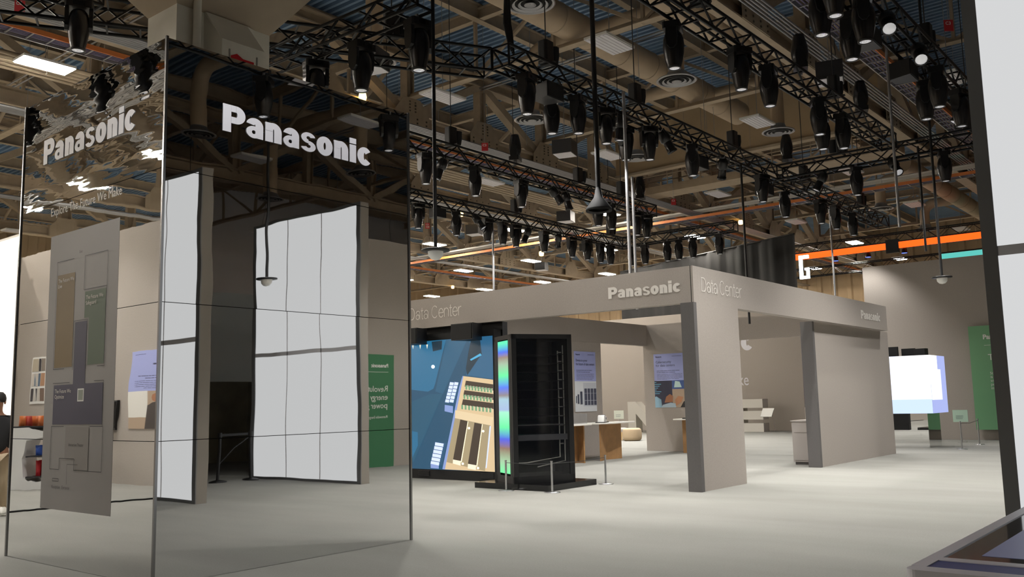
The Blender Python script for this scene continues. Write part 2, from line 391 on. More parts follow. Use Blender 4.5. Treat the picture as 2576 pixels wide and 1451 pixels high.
# ================================================================ data center booth
BX0, BX1, BY0, BY1 = 13.3, 23.2, 7.02, 13.85
T0, T1 = 3.05, 3.66
bf = thing('booth_header_frame', 'rectangular overhead beige header ring reading Data Center on thick grey booth wall stubs', 'booth frame')
B(BX0, BX0+.16, BY0, 16.2, T0, T1).build('fascia', FAB, bf)
B(BX0+.161, BX1, BY0, BY0+.16, T0, T1).build('fascia', FAB, bf)
B(BX1, BX1+.16, BY0, BY1+.16, T0, T1).build('fascia', FABL, bf)
B(BX0+.161, BX1-.001, BY1, BY1+.16, T0, T1).build('fascia', FABL, bf)
sign_text('logo_lettering', 'Panasonic', .29, .20, 1.44, LETP, bf, (BX0, 8.68, 3.25), (0,-1,0))
sign_text('header_lettering', 'Data Center', .075, .25, 1.48, LETP, bf, (BX0, 13.66, 3.24), (0,-1,0))
sign_text('header_lettering', 'Data Center', .075, .24, 1.53, LETP, bf, (13.58, BY0, 3.25), (1,0,0))
sign_text('logo_lettering', 'Panasonic', .29, .20, 1.40, LETP, bf, (21.45, BY0, 3.25), (1,0,0))
B(13.262, 13.268, BY0+.02, BY0+.03, T0, T1).build('corner_seam', BLACKM, bf)
# column and wall stubs carrying it
cm = thing('booth_column', 'wide beige wall pier with dark narrow edge under the header corner', 'pier')
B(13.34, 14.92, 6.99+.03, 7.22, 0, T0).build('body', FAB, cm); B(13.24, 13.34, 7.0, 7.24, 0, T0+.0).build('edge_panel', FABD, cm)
cm = thing('booth_wall', 'broad beige wall panel standing beside the low grey cabinet', 'wall panel')
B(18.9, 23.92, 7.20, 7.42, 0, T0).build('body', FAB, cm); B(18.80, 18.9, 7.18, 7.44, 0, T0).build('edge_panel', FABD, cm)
def panel_wall(name, label, x0, x1, y0, y1, z0, z1, m=FABL): return tag(B(x0, x1, y0, y1, z0, z1).build(name, m), label, 'wall panel')
panel_wall('booth_wall', 'light beige booth wall carrying the Devices to power poster', 13.6, 20.75, 13.86, 14.0, 0, T0)
panel_wall('booth_wall', 'light beige booth wall carrying the Cybersecurity poster', 23.2, 23.36, 11.6, 13.99, 0, T0)
panel_wall('booth_backing', 'dark wall strip behind the blue video wall and its speakers', 13.45, 13.6, 11.25, 13.86, 0, T0, BLACKM)
# low cabinet
cb = thing('low_cabinet', 'low grey cabinet behind the broad beige wall panel', 'cabinet', (19.43, 7.44, 0))
CABM = mat('cabinet_grey', (170, 163, 158), .5)
B(0, 2.2, 0, .58, .06, .93).build('body', CABM, cb); B(.03, 2.17, .03, .55, 0, .06).build('plinth', FABD, cb)
B(-.012, 0, .04, .54, .10, .68).build('door', CABM, cb); B(-.012, 0, .04, .54, .70, .90).build('drawer', CABM, cb); B(-.02, 2.2, -.0, .60, .93, .955).build('top', CABM, cb)

# ---- posters
def poster(name, label, origin, xdir, w, h, split, head, sub, pic, seed):
    p = thing(name, label, 'poster')
    f = Face(origin, xdir); f.rect(0, w, 0, h, WHITE, .001); f.build('panel', p)
    n = Vector(xdir).cross(Vector((0,0,1)))
    mbx = MB(); o = Vector(origin); a = o+Vector(xdir)*w; vs = [o, a, a+n*.012, o+n*.012]
    vs = [(v.x, v.y, v.z) for v in vs]+[(v.x, v.y, v.z+h) for v in vs]
    mbx.add(vs, [(0,1,2,3),(7,6,5,4),(0,4,5,1),(1,5,6,2),(2,6,7,3),(3,7,4,0)]).build('board', WHITE, p)
    o2 = o+n*.012
    g = Face(o2, xdir); g.rect(0, w, split, h, LILAC); g.lines(.09, w*.82, split+(h-split)*.36, 2, .045, INK, .012, seed); g.lines(.09, w*.9, split+(h-split)*.24, 5, .036, INK, .008, seed+1)
    if not head: g.lines(.09, w*.5, h-.3, 2, .1, INK, .03, seed+2)
    g.rect(w*.6, w*.9, h-.085, h-.077, INK); g.build('text_panel', p)
    text('brand_text', 'Panasonic', .05, INK, p, tuple(o2+Vector(xdir)*.07+Vector((0,0,h-.1))), xdir, off=.007, thick=.03)
    if head: text('heading', head, .098, INK, p, tuple(o2+Vector(xdir)*.07+Vector((0,0,h-.27))), xdir, off=.007, width=sub)
    g = Face(o2, xdir); pic(g, w, split); g.build('picture', p)
    return p
def pic_servers(g, w, s):
    g.rect(0, w, 0, s, mat('print_white', (226, 230, 234), .6)); D = mat('print_slate', (74, 78, 96), .6); L = mat('print_pale', (204, 208, 216), .6)
    g.rect(.38, w, .14, .78*s*1.22, L)
    for k in range(4): g.rect(.43+k*.145, .55+k*.145, .17, s*.76, D); g.rect(.43+k*.145, .55+k*.145, s*.36, s*.372, L); g.rect(.43+k*.145, .55+k*.145, s*.6, s*.607, L)
    for (a, b, c, d) in ((.23, .33, .22, .66), (.11, .18, .24, .57), (.04, .075, .26, .52)): g.rect(a, b, s*c*1.1, s*d, D)
def pic_typing(g, w, s):
    C = lambda n, c: mat('print_'+n, c, .6)
    g.rect(0, w, 0, s, C('navy', (52, 52, 74))); g.rect(.56*w, w, 0, s, C('tan', (178, 156, 134))); g.rect(.56*w, w, s*.68, s, C('blue', (66, 92, 150)))
    g.poly([(.62*w, s*.74), (.86*w, s*.74), (.8*w, s*.95), (.66*w, s*.98)], C('mint', (196, 224, 220)))
    for k in range(7): g.rect(0, w*(.06+.05*((k*3) % 4)), s*(.93-.07*k), s*(.955-.07*k), C('cyan', (110, 180, 214)))
    g.poly([(0, 0), (.22*w, 0), (.2*w, .3*s), (.05*w, .42*s), (0, .4*s)], C('sleeve', (146, 184, 206)))
    g.poly([(.2*w, 0), (.66*w, 0), (.68*w, .14*s), (.5*w, .18*s), (.24*w, .1*s)], C('cuff', (176, 196, 210)))
    g.poly([(.3*w, .18*s), (.56*w, .2*s), (.58*w, .42*s), (.48*w, .5*s), (.36*w, .4*s)], C('skin', (166, 112, 80)))
    g.poly([(.66*w, .05*s), (.84*w, .2*s), (.9*w, .38*s), (.74*w, .42*s), (.64*w, .28*s)], C('skin2', (186, 132, 96)))
    g.poly([(.8*w, 0), (w, 0), (w, .3*s), (.9*w, .2*s)], C('black', (30, 28, 30)))
poster('wall_poster', 'lilac poster headed Devices to power the future of data centers', (19.46, 13.86, 1.20), (1,0,0), 1.0, 1.59, .80, 'Devices to power\nthe future of data centers', .86, pic_servers, 3)
poster('wall_poster', 'lilac poster headed Cybersecurity for data centers', (23.2, 13.64, 1.24), (0,-1,0), 1.03, 1.55, .77, 'Cybersecurity\nfor data centers', .62, pic_typing, 5)

# ---- video wall
vw = thing('video_wall', 'large blue video wall showing a cutaway building from above', 'video wall', (0,0,0))
B(13.22, 13.44, 11.28, 13.82, .0, 2.90).build('cabinet', BLACKM, vw)
f = Face((13.22, 13.56, 0), (0,-1,0))      # u 0..2.27 from the pylon side, v height
def sc(name, c, e=1.0):
    new = 'screen_'+name not in MATS; m = mat('screen_'+name, c, .4, emit=e)
    if new: m.node_tree.nodes['Principled BSDF'].inputs['Base Color'].default_value = (.02, .02, .02, 1)
    return m
U = lambda x: (x-40)/640*2.25
def V(x, y):  # crop position -> height on the screen
    t = 243-(x-40)/640*40; b = 1203+(x-40)/640*14; return .19+(b-y)/(b-t)*2.58
def sp(pts, m): f.poly([(U(x), V(x, y)) for x, y in pts], m)
sp([(40,243),(680,203),(680,1217),(40,1203)], sc('deep', (22, 70, 98)))
sp([(40,243),(330,225),(300,330),(240,560),(225,600),(180,622),(40,606)], sc('teal', (30, 98, 134)))
sp([(330,225),(500,214),(300,640),(240,620),(300,380)], sc('mid', (30, 82, 112)))
sp([(500,214),(680,203),(680,530),(480,500),(540,330)], sc('slate', (36, 88, 122)))
sp([(520,240),(590,235),(600,340),(490,500),(480,450),(500,330)], sc('tree', (22, 44, 58)))
sp([(215,240),(300,232),(295,300),(225,315)], sc('tree', (22, 44, 58)))
sp([(40,700),(200,640),(300,640),(60,1150),(40,1150)], sc('road', (28, 78, 104)))
sp([(40,920),(95,930),(95,1030),(40,1140)], sc('teal', (30, 98, 134)))
sp([(512,380),(590,335),(600,350),(520,390)], sc('cyan', (70, 160, 200)))
for a in (55, 115, 172): sp([(a,262),(a+14,260),(a+7,296)], sc('cream', (238, 224, 198)))
sp([(40,238),(165,232),(165,256),(40,262)], sc('sky', (36, 130, 180)))
k = 14; sp([(225+k*math.cos(t*PI/6), 432+k*math.sin(t*PI/6)) for t in range(12)][::-1], sc('glow', (222, 240, 250), 2.0))
WALLC = sc('wall', (206, 180, 140)); DARK = sc('brown', (58, 46, 36)); FLOORC = sc('floor', (156, 140, 108)); LIL = sc('lilac', (196, 208, 250), 1.1); LIL2 = sc('lilac_shade', (126, 146, 196))
sp([(455,505),(680,535),(680,1217),(300,1205)], WALLC)
sp([(430,585),(455,505),(462,507),(310,1205),(290,1203)], LIL2)
for (y0, y1) in ((540,585),(612,655),(680,722)):
    sp([(480-(y0-540)*.17,y0),(680,y0+30),(680,y1+32),(470-(y0-540)*.17,y1)], DARK)
for (y, x0) in ((575,476),(645,462),(722,446)):
    for k in range(9):
        xa = x0+k*(680-x0)/9; sp([(xa,y+k*3),(xa+15,y+k*3+2),(xa+15,y+k*3+34),(xa,y+k*3+32)], sc('rack', (112, 150, 112))); sp([(xa+16,y+k*3),(xa+19,y+k*3),(xa+19,y+k*3+34),(xa+16,y+k*3+34)], sc('cream', (238, 224, 198)))
sp([(402,762),(680,815),(672,880),(398,820)], sc('cream2', (216, 194, 156)))
sp([(398,822),(660,875),(615,1212),(330,1150)], FLOORC)
sp([(440,832),(495,845),(438,1140),(380,1130)], DARK); sp([(545,855),(600,866),(553,1170),(492,1160)], DARK)
sp([(495,845),(500,846),(445,1150),(438,1150)], sc('strip', (255, 236, 190), 1.3)); sp([(600,866),(605,867),(560,1180),(554,1180)], sc('strip', (255, 236, 190), 1.3))
sp([(655,880),(665,880),(628,1190),(620,1190)], LIL)
sp([(380,1130),(438,1140),(438,1175),(378,1160)], sc('cream', (238, 224, 198))); sp([(492,1160),(553,1170),(550,1205),(490,1195)], sc('cream', (238, 224, 198)))
for (x, y) in ((504,896),(608,918),(454,1160),(566,1190)):
    sp([(x+9*math.cos(t*PI/4), y+9*math.sin(t*PI/4)) for t in range(8)][::-1], sc('lamp', (255, 240, 200), 2.0))
for r in range(6):
    for c in range(2):
        x, y = 366-r*7+c*35, 550+r*26; sp([(x,y),(x+30,y+4),(x+25,y+26),(x-5,y+22)], LIL)
sp([(324,722),(388,732),(386,785),(322,770)], LIL2)
for r in range(6): x, y = 246-r*7, 1003+r*28; sp([(x,y),(x+66,y+10),(x+62,y+34),(x-4,y+24)], LIL)
sp([(208,1164),(272,1176),(272,1200),(208,1196)], LIL2)
f.build('screen_picture', vw, 'glowing blue night scene with lit building')
for y in (13.2, 11.5):
    mb = MB()
    for k in range(5): mb.box(13.205, 13.22, y-.16, y+.16, .06+k*.022, .07+k*.022)
    mb.build('vent_grille', DKGREY, vw)
def trap_speaker(loc, rot, label, group=None, s=1.0, hang=False):
    t = thing('loudspeaker', label, 'loudspeaker', loc, rot, group)
    poly = [(-.28*s, -.20*s), (.28*s, -.20*s), (.17*s, .20*s), (-.17*s, .20*s)]
    MB().prism(poly, -.16*s, .16*s).build('cabinet', BLACK, t); B(-.26*s, .26*s, -.215*s, -.20*s, -.145*s, .145*s).build('grille', BLACKM, t)
    if hang: MB().bar((-.2*s, 0, .16*s), (-.2*s, 0, .24*s), .02).bar((.2*s, 0, .16*s), (.2*s, 0, .24*s), .02).bar((-.2*s, 0, .24*s), (.2*s, 0, .24*s), .03).build('bracket', BLACKM, t)
    else: MB().bar((0, .19*s, 0), (0, .24*s, 0), .05).build('bracket', BLACKM, t)
    return t
for y in (11.75, 13.25): trap_speaker((13.02, y, 2.86), -PI/2, 'angular black loudspeaker above the blue video wall', 'speakers over the video wall')

# ---- server rack display
pf = tag(B(12.2, 13.62, 9.28, 10.92, 0, .1).build('display_platform', BLACKG), 'low black platform under the glass server rack', 'platform')
rk = thing('server_rack_display', 'tall black glass-sided server rack with a glowing green and blue strip', 'server rack', (12.15, 9.97, .1), 0)
e1 = Vector((.40, .75, 0)).normalized(); e2 = Vector((1.01, -.56, 0)).normalized(); L1, L2, RH = .85, 1.155, 2.57
ang = math.atan2(e2.y, e2.x); rk.rotation_euler.z = ang           # local x along the glass side, local y along the strip side
FR = mat('rack_frame', (24, 25, 27), .35)
mb = MB()
for (a, b) in ((0, 0), (L2-.09, 0), (0, L1-.06), (L2-.09, L1-.06)): B(a, a+.09, b, b+.06, 0, RH).build('post', FR, rk)
B(0, L2, 0, L1, RH-.08, RH).build('top_panel', FR, rk); B(0, L2, 0, L1, 0, .12).build('bottom_panel', FR, rk)
B(.09, L2-.09, L1-.03, L1, .12, RH-.08).build('back_panel', mat('rack_back', (46, 44, 42), .6), rk); B(L2-.03, L2, .06, L1-.06, .12, RH-.08).build('side_panel', FR, rk)
B(.0, .02, .07, .17, .12, RH-.08).build('side_frame', FR, rk); B(.0, .02, L1-.2, L1-.06, .12, RH-.08).build('side_frame', FR, rk)
STR = ramp_screen('led_strip', [(0, (90, 230, 150)), (.10, (150, 190, 150)), (.2, (130, 100, 84)), (.27, (60, 80, 210)), (.36, (90, 225, 150)), (.47, (150, 230, 190)), (.49, (150, 170, 205)), (.57, (150, 185, 200)), (.60, (130, 120, 120)), (.66, (70, 110, 225)), (.75, (90, 225, 150)), (.84, (150, 175, 150)), (.89, (140, 120, 110)), (.93, (60, 100, 220)), (1, (80, 225, 170))], 2, 1.0, (26, .03))
B(-.006, .012, .17, L1-.2, .16, RH-.1).build('light_strip', STR, rk, label='glowing green and blue light strip')
for k in range(9): B(.10, L2-.14, .04, L1-.08, RH-.36-k*.155, RH-.35-k*.155).build('shelf', mat('rack_shelf', (58, 56, 56), .4, .4), rk)
B(.10, L2-.18, .05, L1-.1, .98, .995).build('shelf', STEEL, rk); B(.10, L2-.1, .06, .5, .72, .82).build('equipment_tray', mat('tray_grey', (120, 122, 128), .5), rk)
mb = MB().tube([(.92,.1,2.28),(.92,.1,.42),(.3,.12,.34),(.12,.14,.34)], .012, 6).tube([(1.02,.1,2.38),(1.02,.1,.35),(.5,.14,.26)], .012, 6); mb.build('cooling_pipe', OFFW, rk)
for k in range(11): MB().cyl((.92,.1,2.25-k*.16), (.99,.1,2.25-k*.16), .011, n=6).build('pipe_stub', OFFW, rk)
B(.09, L2-.09, .012, .022, .12, RH-.08).build('glass_panel', SMOKE, rk)

# ---- short stanchions with cords
def stanchion(loc, label, group, h=.5):
    t = thing('stanchion', label, 'stanchion', loc, 0, group)
    MB().lathe([(0, 0), (.135, 0), (.135, .008), (.02, .016)], 20).build('base', CHROME, t)
    MB().cyl((0, 0, .01), (0, 0, h), .017).build('post', CHROME, t); MB().cyl((0, 0, h), (0, 0, h+.012), .02).build('cap', CHROME, t); return t
S1 = [(12.03, 10.05), (12.13, 9.15), (13.8, 9.2)]
for p in S1: stanchion((p[0], p[1], 0), 'short steel stanchion around the server rack platform', 'server rack stanchions')
for a, b in zip(S1, S1[1:]): tag(MB().tube([(a[0], a[1], .47), ((a[0]+b[0])/2, (a[1]+b[1])/2, .45), (b[0], b[1], .47)], .005, 5).build('barrier_rope', DKGREY), 'thin dark cord strung between server rack stanchions', 'cord', 'server rack cords')
# ================================================================ inside the booth
def plate_table(label, loc, rx, ry, legs, group=None, h=.93):
    t = thing('plywood_table', label, 'table', (loc[0], loc[1], 0), 0, group)
    mb = MB(); n = 28; pts = []
    for i in range(n):
        a = 2*PI*i/n; c, s = math.cos(a), math.sin(a); pts.append((rx*math.copysign(abs(c)**.55, c), ry*math.copysign(abs(s)**.7, s)))
    MB().prism(pts, h-.03, h).build('table_top', OFFW, t)
    for (a, b) in legs: MB().bar((a[0], a[1], (h-.03)/2), (b[0], b[1], (h-.03)/2), .035, h-.03).build('leg_panel', PLY, t)
    return t
plate_table('white-topped plywood table half behind the server rack with an acrylic case', (17.62, 12.95), .95, .42, [((.55, -.25), (.68, .25)), ((-.2, -.2), (.55, -.02)), ((-.7, -.25), (-.6, .25))])
plate_table('white-topped plywood table with a small white model on it', (19.6, 12.95), .95, .40, [((-.7, -.22), (-.2, -.05)), ((-.2, -.05), (.4, -.12)), ((.4, -.12), (.45, .25))])
plate_table('white-topped plywood table in front of the Cybersecurity poster wall', (22.72, 12.0), .42, .72, [((-.2, .42), (-.14, .15)), ((-.14, .15), (.2, .1)), ((-.1, -.3), (.2, -.3))])
ac = thing('acrylic_case', 'clear acrylic display case on a plywood table', 'display case', (17.9, 12.9, .93))
for (a, b) in (((-.42, -.2), (.42, -.2)), ((.42, -.2), (.42, .2)), ((.42, .2), (-.42, .2)), ((-.42, .2), (-.42, -.2))): MB().bar((a[0], a[1], .12), (b[0], b[1], .12), .008, .24).build('side_pane', GLASS, ac)
B(-.42, .42, -.2, .2, .24, .248).build('top_pane', GLASS, ac)
for k in range(3): tag(B(-.05+k*.1, .0+k*.1, -.04, .04, 0, .1).build('sample_block', STEEL, None, (17.75, 12.9, .93)), 'small metal sample block inside the acrylic case', 'sample', 'samples in the acrylic case')
md = thing('scale_model', 'small white and black device model on a plywood table', 'model', (19.2, 12.85, .93), .4)
B(-.28, .28, -.12, .12, 0, .02).build('base', BLACK, md)
MB().prism([(-.2, .02), (.2, .02), (.24, .1), (.1, .17), (-.02, .2), (-.14, .17)], -.08, .08).xf(Matrix.Rotation(PI/2, 4, 'X')).build('body', WHITE, md)
B(-.06, -.03, -.085, .085, .03, .2).build('band', BLACK, md); MB().cyl((.1, -.09, .1), (.1, .09, .1), .03).build('wheel', BLACK, md)
tag(B(-.16, .16, -.11, .11, 0, .006).build('leaflet', WHITE, None, (19.85, 12.85, .93)), 'white leaflet lying on a plywood table', 'leaflet')
tag(B(-.1, .1, -.05, .05, 0, .03).build('sample_tile', BLACK, None, (22.5, 12.3, .93)), 'small dark sample on the table by the Cybersecurity poster', 'sample')
def board_stand(label, loc, rot, w, h, z, m, head):
    t = thing('sign_stand', label, 'sign', loc, rot)
    B(-w/2, w/2, -.008, .008, z, z+h).build('board', m, t); MB().cyl((0, .02, 0), (0, .02, z+.05), .008, n=6).build('post', CHROME, t); B(-.12, .12, -.06, .1, 0, .01).build('base', CHROME, t)
    f = Face((-w/2, -.008, z), (1,0,0)); f.lines(w*.2, w*.7, h*.5, 3, h*.12, INK, h*.025, 9); f.build('print', t)
    if head: text('heading', head, h*.12, INK, t, (-w*.25, -.008, z+h*.72), (1,0,0), off=.004, thick=.03)
    return t
board_stand('small white information sign on a thin post beyond the plywood tables', (24.1, 15.5, 0), -PI/3, .30, .26, .9, mat('sign_cream', (234, 238, 222), .6), None)
# stools
def drum(label, loc):
    MB().lathe([(0, 0), (.26, 0), (.33, .05), (.35, .14), (.35, .34), (.33, .42), (.28, .455), (0, .46)], 24)
    t = thing('upholstered_stool', label, 'stool', loc); MB().lathe([(0, .0), (.27, .0), (.33, .05), (.35, .14), (.35, .33), (.33, .40)], 24).build('body', mat('stool_tan', (186, 164, 134), .9), t)
    MB().lathe([(.33, .40), (.31, .43), (.26, .455), (0, .46)], 24).build('seat', mat('stool_tan', (186, 164, 134), .9), t); return t
drum('round tan upholstered drum stool beyond the booth', (28.6, 17.85, 0))
def leg_stool(loc):
    t = thing('upholstered_stool', 'round grey upholstered stool with light wooden legs', 'stool', loc, 0, 'grey wooden-legged stools')
    MB().lathe([(0, .17), (.3, .17), (.32, .2), (.32, .38), (.3, .43), (.24, .45), (0, .455)], 24).build('seat', mat('stool_grey', (172, 166, 160), .9), t)
    for k in range(4):
        a = PI/4+k*PI/2; MB().bar((.31*math.cos(a), .31*math.sin(a), 0), (.31*math.cos(a), .31*math.sin(a), .30), .07, .04).build('leg', PLYE, t)
leg_stool((29.0, 18.65, 0)); leg_stool((29.6, 19.35, 0))
# standing letters
t = tag(MB().prism([(0,0),(.42,0),(.42,.85),(1.2,0),(1.6,0),(1.6,1.39),(1.2,1.39),(1.2,.55),(.42,1.39),(0,1.39)], 0, .55).xf(Matrix.Rotation(PI/2, 4, 'X')).build('letter_block', OFFW, None, (36.3, 22.5, 0), -PI/2), 'large white standing block letter N behind the stools', 'letter')
t = thing('letter_block', 'large white standing block letter E by the back wall', 'letter', (36.9, 16.46, 0))
for z in (0, .52, 1.02): B(0, .55, 0, 1.25, z, z+.37).build('letter_bar', OFFW, t)
B(0, .55, .95, 1.3, 0, 1.39).build('letter_stem', OFFW, t)
rd = thing('reader_stand', 'small slanted white reader board on clear legs beside the letter E', 'stand', (36.5, 16.1, 0), -PI/2)
MB().add([(-.25,-.14,.66),(.25,-.14,.66),(.25,.16,1.0),(-.25,.16,1.0),(-.25,-.12,.64),(.25,-.12,.64),(.25,.18,.98),(-.25,.18,.98)], [(0,1,2,3),(7,6,5,4),(0,4,5,1),(1,5,6,2),(2,6,7,3),(3,7,4,0)]).build('board', WHITE, rd)
for s in (-.22, .22): MB().bar((s, 0, .8), (s, .28, 0), .03, .01).build('leg', GLASS, rd)
bw = thing('back_wall', 'tall dark beige back wall with large white logo behind the letter E', 'wall panel')
B(38.5, 38.7, 15.25, 31, 0, 5.5).build('body', FAB, bw)
sign_text('logo_lettering', 'Panasonic', .29, .9, 5.45, LETW, bw, (38.5, 22.9, 3.6), (0,-1,0), off=.01)
text('wall_tagline', 'The Future We Make', .75, LETW, bw, (38.5, 22.6, 2.02), (0,-1,0), off=.01, width=4.82)
ls = thing('screen_tower', 'narrow tower of white and violet screens beside the back wall', 'screen', (39.3, 14.1, 0))
B(0, .3, 0, 1.1, 0, 4.3).build('cabinet', DKGREY, ls); B(-.01, 0, .05, 1.05, 2.45, 4.25).build('upper_screen', sc('towerwhite', (226, 230, 250), 1.3), ls)
B(-.01, 0, .05, 1.05, .95, 2.2).build('lower_screen', ramp_screen('violet_screen', [(0, (250, 230, 255)), (.3, (90, 30, 110)), (.5, (200, 120, 220)), (.7, (30, 12, 40)), (1, (150, 90, 190))], 2, 1.0, (6, .6)), ls)
tag(B(37.6, 38.2, 13.9, 14.9, 0, 1.0).build('white_counter', OFFW), 'white counter below the narrow screen tower', 'counter')

# ================================================================ right-hand hall: big wall, cube, green sign
BWX = 31.4
tag(B(BWX, BWX+.2, -6, 10.12, 0, 5.8).build('tall_wall', FAB), 'huge plain beige wall behind the glowing white cube', 'wall panel')
gs = thing('green_sign', 'tall green sign panel standing off the huge beige wall', 'sign')
B(BWX-.22, BWX-.12, 5.5, 6.92, .32, 3.54).build('panel', GREEN, gs); B(BWX-.12, BWX, 5.7, 6.7, .6, 3.2).build('standoff', FABD, gs)
text('brand_text', 'Panasonic', .20, WHITE, gs, (BWX-.22, 6.52, 3.12), (0,-1,0), thick=.035, off=.006)
text('heading', 'The', .27, WHITE, gs, (BWX-.22, 6.42, 2.46), (0,-1,0), off=.006)
text('body_text', 'Step in\nis trans\nsmarter\nperovs\ninfrastr', .115, WHITE, gs, (BWX-.22, 6.4, 2.02), (0,-1,0), off=.006)
f = Face((BWX-.22, 6.5, 0), (0,-1,0)); f.rect(0, .9, 2.92, 2.93, WHITE); f.build('rule', gs)
cu = thing('led_cube', 'glowing white LED cube on a mirrored plinth', 'LED cube', (26.3, 6.87, 0))
CW, CD = 1.75, 1.55
B(0, CD, 0, CW, .94, 2.52).build('cabinet', DKGREY, cu)
SA, SB_, SC_, SD = sc('cube_sky', (186, 206, 246), 1.1), sc('cube_pale', (224, 230, 252), 1.15), sc('cube_white', (255, 255, 255), 1.3), sc('cube_shade', (158, 168, 220), 1.0)
f = Face((0, CW, .94), (0,-1,0)); f.rect(0, CW, 0, 1.58, SA); f.rect(.5, CW, .38, 1.58, SB_); f.rect(.88, CW, .78, 1.58, SC_); f.build('front_screen', cu)
f = Face((0, 0, .94), (1,0,0)); f.rect(0, CD, 0, 1.58, SD); f.rect(0, 1.05, .36, 1.2, SB_); f.rect(0, .75, .8, 1.58, SC_); f.build('side_screen', cu)
MPL = mirror_mat('mirror_plinth', (1, 1, 1), .0003)
B(.18, CD-.15, .2, CW-.2, 0, .94).build('mirror_plinth', MPL, cu)
for (x, y, r, s) in ((.3, 1.53, .15, .62), (.3, 1.06, 0, .85), (.5, .62, 0, .68), (.3, .24, -.3, .6)):
    trap_speaker((26.3+x, 6.87+y, 2.52+.16*s), -PI/2+r, 'black speaker box sitting on top of the glowing white cube', 'speakers on the white cube', s)
board_stand('small pale green information sign before the green sign wall', (29.9, 7.05, 0), -PI/2, .42, .36, .6, mat('sign_mint', (196, 226, 206), .6), None)
S2 = [(26.2, 6.2), (28.6, 6.3)]
for p in S2: stanchion((p[0], p[1], 0), 'steel stanchion beside the glowing white cube', 'cube stanchions', .72)
tag(MB().tube([(S2[0][0], S2[0][1], .68), (27.4, 6.25, .64), (S2[1][0], S2[1][1], .68)], .006, 5).build('barrier_rope', DKGREY), 'thin cord between the stanchions by the glowing cube', 'cord')

# ================================================================ white LED towers and touch table beside the camera
TWS = TWS2 = sc('lightbox', (200, 201, 202), .9)      # evenly backlit white fabric
TWF = mat('tower_frame', (120, 122, 124), .35, .3); TWC = mat('tower_cap', (140, 134, 126), .7); TWL = mat('tower_seam_shade', (214, 214, 218), .6)
def tower(label, x, y0, y1, scr, h=5.5):
    t = thing('led_tower', label, 'LED wall')
    B(x+.02, x+.22, y0, y1, 0, h).build('cabinet', TWC, t)
    B(x, x+.02, y1-.11, y1, 0, h).build('frame_edge', TWF, t); B(x, x+.02, y0, y0+.11, 0, h).build('frame_edge', TWF, t)
    B(x, x+.02, y0+.11, y1-.11, h-.06, h).build('frame_edge', TWF, t); B(x, x+.02, y0+.11, y1-.11, 0, .05).build('frame_edge', TWF, t)
    n = max(2, round((y1-y0)/1.1)); w = (y1-y0-.22)/n
    B(x+.008, x+.02, y0+.11, y1-.11, .05, h-.06).build('screen', scr, t)
    for k in range(1, n): B(x+.006, x+.008, y0+.11+k*w-.012, y0+.11+k*w+.012, .05, h-.06).build('seam_shade_strip', TWL, t)  # unlit strips paint the shadows of inner braces on the glowing fabric
    B(x+.006, x+.008, y0+.11, y1-.11, 2.58, 2.66).build('seam_shade_strip', TWL, t)
    return t
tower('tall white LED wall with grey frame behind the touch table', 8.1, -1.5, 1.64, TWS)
tower('tall white LED wall with brace shadow lines seen in the mirror pylon', 11.74, -2.15, 1.4, TWS2)
kt = thing('touch_table', 'white framed touch table with dark glass screen beside the LED wall', 'touch table', (3.28, .99, 0))
KW = mat('kiosk_white', (232, 232, 240), .35); r = .12; KL, KD = 2.7, 1.9
def rrect(x0, x1, y0, y1, r, n=6):
    out = []
    for (cx, cy, a0) in ((x1-r, y1-r, 0), (x0+r, y1-r, 90), (x0+r, y0+r, 180), (x1-r, y0+r, 270)):
        for k in range(n+1): a = math.radians(a0+90*k/n); out.append((cx+r*math.cos(a), cy+r*math.sin(a)))
    return out
MB().prism(rrect(.0, KL, -KD, 0, .035), .72, .872).build('body', KW, kt); MB().prism(rrect(.3, KL-.3, -KD+.3, -.3, r), 0, .72).build('pedestal', KW, kt)
for (x0, x1, y0, y1) in ((0, .085, -KD, 0), (.235, .30, -KD+.05, -.05), (KL-.1, KL, -KD, 0), (.085, KL-.1, -.05, 0), (.085, KL-.1, -KD, -KD+.05)):
    MB().prism(rrect(x0, x1, y0, y1, .035 if y1-y0 > 1.88 else .004), .872, .90).build('frame_rail', KW, kt)
B(.085, .235, -KD+.05, -.05, .872, .897).build('front_recess', mat('kiosk_blue', (70, 80, 150), .5), kt)
B(.30, KL-.1, -KD+.05, -.05, .872, .896).build('screen_glass', mat('kiosk_glass', (34, 36, 46), .06), kt)
f = Face((.4, -KD+.1, .896), (1,0,0), (0,1,0)); f.poly([(.9,.9),(1.7,1.3),(1.7,.9)], sc('kcyan', (60, 150, 190), .5)); f.poly([(.02,.02),(2.15,.02),(2.15,1.65),(.02,1.65)], sc('kreflection', (96, 100, 128), .35), .001); f.build('screen_picture', kt)  # even grey glow paints the LED wall's reflection on the glass

